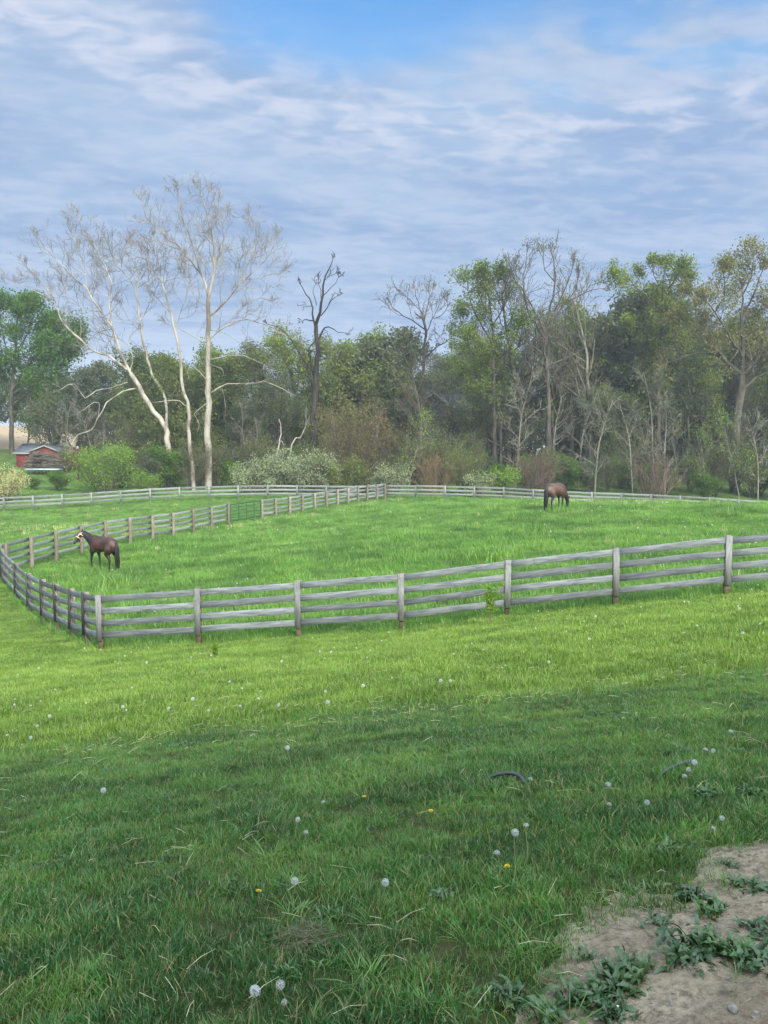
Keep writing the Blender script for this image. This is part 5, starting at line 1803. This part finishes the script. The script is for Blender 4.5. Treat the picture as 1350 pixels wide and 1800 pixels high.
# ---------------------------------------------------------------- small plants and things in the grass
def build_small():
    rs = np.random.RandomState(66)
    rnd = random.Random(5)
    # dandelion seed head prototypes
    stemm = m_plain('dandelion stem', (.22, .26, .12), .7, .2)
    m, N, out = mat_new('dandelion down')
    df = N.node('ShaderNodeBsdfDiffuse'); N.set(df.inputs[0], (.80, .82, .84))
    tr = N.node('ShaderNodeBsdfTranslucent'); N.set(tr.inputs[0], (.8, .82, .84))
    mx = N.node('ShaderNodeMixShader'); mx.inputs[0].default_value = .45
    N.t.links.new(df.outputs[0], mx.inputs[1]); N.t.links.new(tr.outputs[0], mx.inputs[2]); N.t.links.new(mx.outputs[0], out.inputs[0])
    down = m
    yel = m_plain('yellow petals', (.75, .58, .03), .7, .2, .1, 60)
    core = m_plain('seed core', (.20, .16, .10), .8, .2)

    def seedhead_mesh(r, n, frac=1.0):
        V, Q, T = [], [], []
        gold = math.pi * (3 - math.sqrt(5))
        tb = Tubes()
        for i in range(n):
            z = 1 - 2 * (i + .5) / n
            if z < -1 + 2 * (1 - frac): continue
            a = gold * i; q = math.sqrt(1 - z * z)
            d = np.array((q * math.cos(a), q * math.sin(a), z))
            rr = r * rs.uniform(.9, 1.05)
            tb.add([d * .2 * r, d * rr * .6, d * rr * .96], [.00025] * 3, 3)
            u = rand_perp(d, rs); v = np.cross(d, u); s = r * .24
            b = len(V)
            c = d * rr
            for k in range(5):
                an = k * 2 * math.pi / 5
                e = u * math.cos(an) + v * math.sin(an); e2 = u * math.cos(an + .45) + v * math.sin(an + .45)
                V += [c - d * .1 * s, c + e * s + d * s * .25, c + e2 * s * .9 + d * s * .25]
                T.append((b + 3 * k, b + 3 * k + 1, b + 3 * k + 2))
        tv, tq = tb.arrays()
        Vv = np.concatenate([np.array(V), tv])
        bx = Boxes(); bx.lathe([(.001, -.005), (.005, -.003), (.0055, .001), (.001, .005)], (0, 0, 0), 8)
        bv = np.concatenate(bx.V); bq = np.concatenate(bx.Q); bt = np.concatenate(bx.T)
        n1 = len(Vv)
        Vv = np.concatenate([Vv, bv])
        return Vv, np.array(T), tq + len(V), bq + n1, bt + n1

    def dandelion(H, r, n, bend, frac=1.0, yellow=False, label=None):
        t = thing('dandelion', label, 'dandelion')
        T = Tubes()
        T.add([(0, 0, -.02), (bend * .2, 0, H * .4), (bend * .6, .01, H * .75), (bend, .01, H)], [.0028, .0024, .002, .0018], 5)
        V, Q = T.arrays(); mesh_obj('stem', V, [Q], stemm, t, True)
        if yellow:
            V, T2 = [], []
            for k in range(60):
                a = k * 2.4; q = .004 + .014 * (k / 60); e = np.array((math.cos(a), math.sin(a), 0)); f = np.array((-math.sin(a), math.cos(a), 0))
                b = len(V); zt = .012 - .006 * k / 60
                V += [e * .002, e * q + f * .002 + (0, 0, zt), e * q - f * .002 + (0, 0, zt)]; T2.append((b, b + 1, b + 2))
            o = mesh_obj('flower', np.array(V), [np.array(T2)], yel, t)
        else:
            V, A, B_, C_, D_ = seedhead_mesh(r, n, frac)
            fm = np.concatenate([np.zeros(len(A), int), np.zeros(len(B_), int), np.ones(len(C_), int), np.ones(len(D_), int)])
            o = mesh_obj('seed_head', V, [A, B_, C_, D_], [down, core], t, False, fm)
        o.location = (bend, .01, H)
        return t

    pr = [dandelion(.15, .0165, 70, .02), dandelion(.11, .0155, 55, -.015), dandelion(.18, .015, 55, .03, .45), dandelion(.08, .0145, 45, .01, .6)]
    yl = dandelion(.05, 0, 0, .0, yellow=True)
    used = set()

    def put(kind, x, y, label, group=None, s=1.0, rz=None):
        if kind in used: o = copy_tree(kind)
        else: o = kind; used.add(kind)
        o.location = (x, y, g1(x, y)); o.rotation_euler = (rnd.uniform(-.15, .15), rnd.uniform(-.15, .15), rnd.uniform(0, 6.28) if rz is None else rz)
        o.scale = (s,) * 3
        o['label'] = label
        if group: o['group'] = group
        return o
    near = [
        (515, 1595, 0, 1.0, 'round white dandelion clock left of centre in the near lawn'), (669, 1600, 0, 1.0, 'round white dandelion clock beside the first one, near the middle of the near lawn'),
        (173, 1430, 0, 1.15, 'large white dandelion clock at the left of the near lawn'), (432, 1830, 0, 1.1, 'biggest ragged white dandelion clock at the bottom edge of the photo'),
        (455, 1822, 2, 1.0, 'ragged seed head right beside the biggest dandelion clock at the bottom edge'), (502, 1770, 1, 1.0, 'flattened white seed head just above the bottom edge'),
        (519, 1470, 1, .95, 'white dandelion clock at the top of a small bunch in the middle lawn'), (538, 1490, 3, 1.0, 'lower white seed head of the small bunch in the middle lawn'), (567, 1450, 2, .8, 'small seed head right of the bunch in the middle lawn'),
        (902, 1520, 0, 1.1, 'grey white dandelion clock in the pale tuft left of the bare earth'), (926, 1520, 2, 1.0, 'ragged seed head beside the grey white clock left of the bare earth'), (882, 1560, 2, 1.0, 'half blown seed head below the pale tuft left of the bare earth'),
        (1060, 1430, 2, 1.15, 'tall stemmed seed head standing alone in the right part of the lawn'), (1073, 1438, 3, .9, 'shorter seed head leaning beside the tall stemmed one on the right'), (1143, 1438, 1, .9, 'white seed head below the right hose loop'),
        (1198, 1385, 3, 1.05, 'left seed head of the cluster in front of the right hose loop'), (1212, 1378, 1, .95, 'middle seed head of the cluster in front of the right hose loop'), (1228, 1378, 0, 1.0, 'right seed head of the cluster in front of the right hose loop'),
        (1232, 1362, 2, 1.0, 'topmost seed head of the cluster by the right hose loop'), (928, 1392, 3, 1.0, 'white seed head at the right end of the left hose loop'), (1270, 1335, 2, 1.1, 'seed head on a tall stem high at the right side of the lawn'),
        (1250, 1345, 1, .9, 'seed head beside the tall stemmed one high at the right side'), (512, 1350, 0, .95, 'white dandelion clock in the shade edge left of centre'), (1273, 1470, 1, .8, 'tiny seed head just above the bare earth at the right'),
        (1258, 1480, 3, .8, 'faint seed head beside the tiny one above the bare earth'), (495, 1790, 3, .8, 'drooping seed head near the bottom edge left of centre'), (632, 1230, 0, 1.1, 'white clock at the edge of the sunlit lawn near the middle'),
        (495, 1258, 1, 1.0, 'white clock at the shade edge left of the middle'), (575, 1262, 0, 1.1, 'white clock just right of the one at the shade edge'), (795, 1215, 1, 1.0, 'white clock in the sunlit lawn below the leafy sprout')]
    for px, py, k, s, lab in near:
        p = hit(px, py)
        put(pr[k], p.x, p.y, lab, s=s * (.82 if p.y < 5 else 1.0))
    for px, py, lab in [(642, 1412, 'single yellow dandelion flower in the middle of the shaded lawn'), (897, 1540, 'yellow dandelion flower under the grey white clocks left of the bare earth'), (455, 1585, 'small yellow flower left of the round dandelion clocks'), (758, 1436, 'small yellow flower right of the single yellow one in the shaded lawn')]:
        p = hit(px, py)
        put(yl, p.x, p.y, lab, s=.75)
    n = 0
    while n < 105:
        y = rs.uniform(7.2, 18.2); x = rs.uniform(-1, 1) * (.53 * y + .3)
        if poly_sd(np.array([x]), np.array([y]), PADDOCK)[0] > -.15: continue
        if fnoise(np.array([x]), np.array([y]), 2.5)[0] < rs.rand() * .8: continue
        put(pr[rs.randint(4)], x, y, 'small white dandelion seed head in the sunlit lawn below the near fence', 'small dandelion seed heads in the sunlit lawn', s=rs.uniform(.75, 1.2)); n += 1
    n = 0
    while n < 95:
        y = rs.uniform(18.5, 50); x = rs.uniform(-1, 1) * (.52 * y)
        if poly_sd(np.array([x]), np.array([y]), PADDOCK)[0] < .3: continue
        if fnoise(np.array([x]), np.array([y]), 5)[0] < rs.rand() * .8: continue
        o = put(pr[rs.randint(3)], x, y, 'tiny white dandelion seed head in the tall grass of the paddock', 'tiny dandelion seed heads in the paddock', s=rs.uniform(1.3, 1.9)); n += 1

    # broad leaved weeds on the bare earth
    mw = m_leaf('blue green weed leaves', (.022, .062, .020), (.088, .165, .048), .25, .3, 9, gloss=.05)
    mw2 = m_leaf('plain green weed leaves', (.035, .090, .025), (.095, .19, .05), .25, .3, 9, gloss=.05)

    def weed(label, px, py, nl, L, seed, upright=.5, mat=mw, lobes=True, group=None):
        r = np.random.RandomState(seed)
        p = hit(px, py)
        nl = int(nl * 2.8); L = L * .52
        V, Q, n = [], [], 0
        for i in range(nl):
            a = i * 2.4 + r.uniform(-.3, .3); q = (i + 1) / nl
            l = L * r.uniform(.6, 1.1) * (.55 + .5 * q)
            el = R(np.clip(75 - 65 * q * (1.25 - upright) + r.normal() * 10, 5, 85))
            d = np.array((math.cos(a), math.sin(a)))
            s = np.array((-d[1], d[0]))
            c = np.array((0., 0., .005)) + np.array((*(r.normal(size=2) * L * .34), 0))
            segs = 8; w0 = l * r.uniform(.15, .27)
            tw = r.normal() * .7
            for k in range(segs + 1):
                t = k / segs
                w = w0 * (math.sin(math.pi * min(1, t * .8 + .12)) ** .9)
                if lobes and k % 2: w *= .55
                if k == segs: w = .001
                e = el - t * t * R(70 + 20 * r.rand() * 0 + 10)
                fold = w * .2
                rz_ = tw * t
                sv = np.array((s[0], s[1], math.sin(rz_)))
                V += [c + sv * w * .5 + (0, 0, fold), c.copy(), c - sv * w * .5 + (0, 0, fold)]
                if k:
                    b = n + 3 * (k - 1)
                    Q += [(b, b + 1, b + 4, b + 3), (b + 1, b + 2, b + 5, b + 4)]
                c = c + np.array((d[0] * math.cos(e), d[1] * math.cos(e), math.sin(e))) * l / segs
                if c[2] < .004: c[2] = .004
            n += 3 * (segs + 1)
        o = mesh_obj('broadleaf_weed', np.array(V), [np.array(Q)], mat, smooth=True)
        o.location = p
        tag(o, label, 'weed', group)
        return o
    W_ = [(1085, 1740, 34, .17, 1, .8, 'large blue green weed clump at the lower left of the bare earth'), (1110, 1718, 26, .15, 2, .9, 'upright weed just above the large clump at the lower left of the bare earth'),
          (1050, 1760, 26, .15, 3, .7, 'spreading weed left of the large clump near the bottom edge'), (1010, 1770, 20, .15, 4, .7, 'leafy weed at the grass edge near the bottom of the photo'),
          (1075, 1795, 22, .13, 5, .6, 'low weed at the bottom edge below the large clump'), (960, 1795, 22, .16, 6, .9, 'upright weed in the grass at the bottom edge left of the bare earth'),
          (1210, 1690, 30, .19, 7, .5, 'wide flat rosette weed in the middle of the bare earth'), (1245, 1672, 24, .16, 8, .8, 'weed joined to the right of the wide flat rosette'),
          (1300, 1690, 28, .17, 9, .6, 'spreading weed right of the wide rosette on the bare earth'), (1340, 1700, 22, .16, 10, .6, 'spreading weed at the right edge of the photo'),
          (1335, 1650, 20, .15, 11, .6, 'small spiky weed above the others at the right edge'), (1250, 1612, 26, .13, 12, 1.0, 'upright grey green weed standing alone in the upper bare earth'),
          (1160, 1635, 26, .14, 13, .5, 'flat dark weed at the grass edge above the large clump'), (1335, 1570, 26, .14, 14, .6, 'dark weed at the right edge in the upper bare earth'),
          (1300, 1560, 20, .12, 15, .6, 'small dark weed left of the one at the upper right edge'), (1215, 1580, 22, .12, 16, .5, 'low weed at the upper edge of the bare earth'),
          (1030, 1690, 20, .09, 17, 1.0, 'small seedling weed alone on the earth left of the rosettes'), (1310, 1505, 18, .10, 18, .5, 'small weed in the top corner of the bare earth'),
          (1280, 1525, 16, .09, 19, .6, 'tiny weed between grass and the top of the bare earth'), (1170, 1500, 24, .13, 20, .6, 'weed rosette in the grass above the bare earth'),
          (1240, 1400, 26, .14, 21, .6, 'dark leafy weed in the lawn below the right hose loop'), (1325, 1400, 26, .14, 22, .6, 'dark leafy weed in the lawn at the right edge'),
          (780, 1580, 22, .12, 23, .6, 'dark leafy rosette in the lawn right of the round dandelion clocks'), (1265, 1600, 14, .07, 24, .9, 'tiny seedling right of the upright grey green weed'), (895, 1760, 24, .13, 25, .7, 'leafy weed in the grass left of the bare earth')]
    for px, py, nl, L, sd_, upg, lab in W_:
        weed(lab, px, py, nl, L, sd_, upg, mw if sd_ % 3 else mw2, sd_ % 4 != 0)

    # leafy sprouts in front of the near fence
    def sprout(label, px, base_py, H, seed):
        r = np.random.RandomState(seed)
        p = hit(px, base_py)
        t = thing('leafy_sprout', label, 'sprout', p)
        T = Tubes(); tips = []
        for s in range(5):
            dx, dy = r.normal() * .09 * H, r.normal() * .09 * H
            T.add([(0, 0, -.02), (dx * .3, dy * .3, H * .4), (dx, dy, H * r.uniform(.8, 1))], [.006, .004, .002], 5)
            for k in range(170):
                f = .38 + .62 * r.rand()
                tips.append((dx * f + r.normal() * .05 * H, dy * f + r.normal() * .05 * H, H * f))
        V, Q = T.arrays(); mesh_obj('stem', V, [Q], M['twigtan'], t, True)
        V, Q = leaf_arrays(np.array(tips), .062 * max(H, .7), r, .8, .45)
        mesh_obj('foliage', V, [Q], ML['lime'], t)
    sprout('yellow green leafy sprout standing in front of the near fence, left of its fifth post', 862, 1100, .88, 1)
    sprout('low yellow green leafy plant in the lawn right of the second fence post', 378, 1160, .32, 2)

    # loops of hose coming out of the turf
    hose = m_plain('grey black hose', (.045, .052, .058), .38, .5, .15, 20)
    for lab, pts in [('grey black hose loop arching out of the lawn, the left one', [(846, 1382, -.03), (858, 1378, .03), (885, 1376, .055), (912, 1377, .045), (932, 1384, -.02)]),
                     ('grey black hose loop arching out of the lawn, the right one behind seed heads', [(1148, 1374, -.03), (1165, 1368, .03), (1195, 1360, .055), (1222, 1356, .05), (1240, 1358, -.02)])]:
        P3 = []
        for px, py, h in pts:
            q = hit(px, py); P3.append((q.x, q.y, q.z + h))
        Lc = smooth_line(P3, .02)
        T = Tubes(); T.add(Lc, [.0105] * len(Lc), 10)
        V, Q = T.arrays()
        org = np.array(P3[0])
        o = mesh_obj('garden_hose', V - org, [Q], hose, smooth=True); o.location = P3[0]
        tag(o, lab, 'hose')

    # stones on the bare earth
    st = m_plain('grey stone', (.24, .23, .21), .8, .3, .3, 25)
    wst = m_plain('white pebble stone', (.75, .75, .73), .7, .3, .1, 25)

    def stone(label, px, py, s, mat, seed, group=None):
        r = np.random.RandomState(seed)
        import bmesh
        bm = bmesh.new(); bmesh.ops.create_icosphere(bm, subdivisions=2, radius=1)
        for v in bm.verts:
            k = 1 + .22 * math.sin(v.co.x * 3 + seed) * math.cos(v.co.y * 2.6 + seed * 2) + r.uniform(-.07, .07)
            v.co = Vector((v.co.x * k, v.co.y * k * .8, v.co.z * k * .6)) * s
        me = bpy.data.meshes.new('stone'); bm.to_mesh(me); bm.free()
        me.materials.append(mat)
        o = bpy.data.objects.new('stone' if s > .008 else 'pebble', me); COL.objects.link(o)
        p = hit(px, py)
        o.location = (p.x, p.y, p.z + s * .35 + .012); o.rotation_euler = (0, 0, r.uniform(0, 6))
        tag(o, label, 'stone' if s > .008 else 'pebble', group)
    stone('angular grey stone lying on the bare earth at the bottom right', 1288, 1784, .016, st, 3)
    stone('small pale stone right of the angular grey one', 1330, 1790, .009, st, 4)
    stone('white pebble beside another at the bottom edge of the bare earth', 1077, 1777, .005, wst, 5)
    stone('second white pebble touching the first at the bottom edge', 1085, 1777, .0045, wst, 6)
    n = 0
    while n < 70:
        x = rs.uniform(.5, 2.2); y = rs.uniform(1.8, 3.6)
        if dirt_mask(np.array([x]), np.array([y]))[0] < .03 or abs(x) > .6 * y: continue
        r_ = rs.uniform(.003, .009)
        w = Vector((x, y, g1(x, y)))
        me = bpy.data.meshes['stone'] if n % 2 else bpy.data.meshes['stone.001']
        o = bpy.data.objects.new('pebble', me); COL.objects.link(o)
        sc = r_ / (.009 if n % 2 == 0 else .016)
        o.scale = (sc, sc * rs.uniform(.7, 1.2), sc * rs.uniform(.6, 1)); o.location = (x, y, w.z + .016); o.rotation_euler = (rs.uniform(0, 1), 0, rs.uniform(0, 6))
        tag(o, 'tiny grey crumb of stone scattered on the bare earth', 'pebble', 'tiny stones scattered on the bare earth'); n += 1
    # dry matted tuft of old grass in the near lawn
    T = Tubes()
    p = hit(548, 1662)
    for i in range(150):
        a = rs.uniform(0, 6.28); q = .12 * abs(rs.normal()) * .8; b = rs.normal() * .5
        c = np.array((q * math.cos(a), q * .7 * math.sin(a), .022 + .016 * rs.rand())); L = rs.uniform(.02, .06)
        d = np.array((math.cos(b), math.sin(b), rs.normal() * .25)) * L
        T.add([c - d, c + (0, 0, .01), c + d], [.0009, .0010, .0006], 3)
    V, Q = T.arrays()
    o = mesh_obj('dry_grass_mat', V, [Q], m_plain('old dead grass', (.13, .125, .075), .9, .1, .3, 40)); o.location = p
    tag(o, 'matted patch of grey dead grass in the near lawn below the dandelion clocks', 'dead grass')


build_small()


# ---------------------------------------------------------------- air between the viewer and the woods
def build_haze():
    m = bpy.data.materials.new('thin haze')
    m.use_nodes = True
    N = NT(m.node_tree)
    out = N.node('ShaderNodeOutputMaterial')
    v = N.node('ShaderNodeVolumePrincipled')
    v.inputs['Color'].default_value = (.80, .88, 1.0, 1)
    v.inputs['Density'].default_value = HAZE
    v.inputs['Anisotropy'].default_value = .2
    N.t.links.new(v.outputs[0], out.inputs['Volume'])
    B = Boxes(); B.box(-2600, 2600, -1000, 3600, -12, 40)
    o = B.build('haze', m)
    tag(o, 'thin pale haze hanging over the paddock and the woods', 'haze', kind='stuff')


HAZE = .0007
if HAZE > 0: build_haze()


# ---------------------------------------------------------------- look-alikes in one group are told apart by their order
def number_labels():
    names = ['leftmost', 'second from left', 'third from left', 'fourth from left', 'fifth from left', 'sixth from left', 'seventh from left', 'eighth from left', 'ninth from left']
    d = {}
    for o in bpy.data.objects:
        if o.parent is None and o.get('label'):
            d.setdefault(o['label'], []).append(o)
    for lab, lst in d.items():
        if 1 < len(lst) <= 9:
            lst.sort(key=lambda o: o.location.x / max(o.location.y, 1))
            for i, o in enumerate(lst):
                w = names[i] if i < len(lst) - 1 or len(lst) > 9 else 'rightmost'
                full = lab + ', ' + w
                if len(full.split()) > 15:
                    full = lab.replace(' standing', '').replace(' woodland', '').replace('behind and beside', 'by').replace('beside the broad tree behind the red barn', 'behind the red barn').replace('between the tall light green tree and the oak', 'left of the oak') + ', ' + w
                o['label'] = full


number_labels()
print('objects', len(bpy.data.objects))
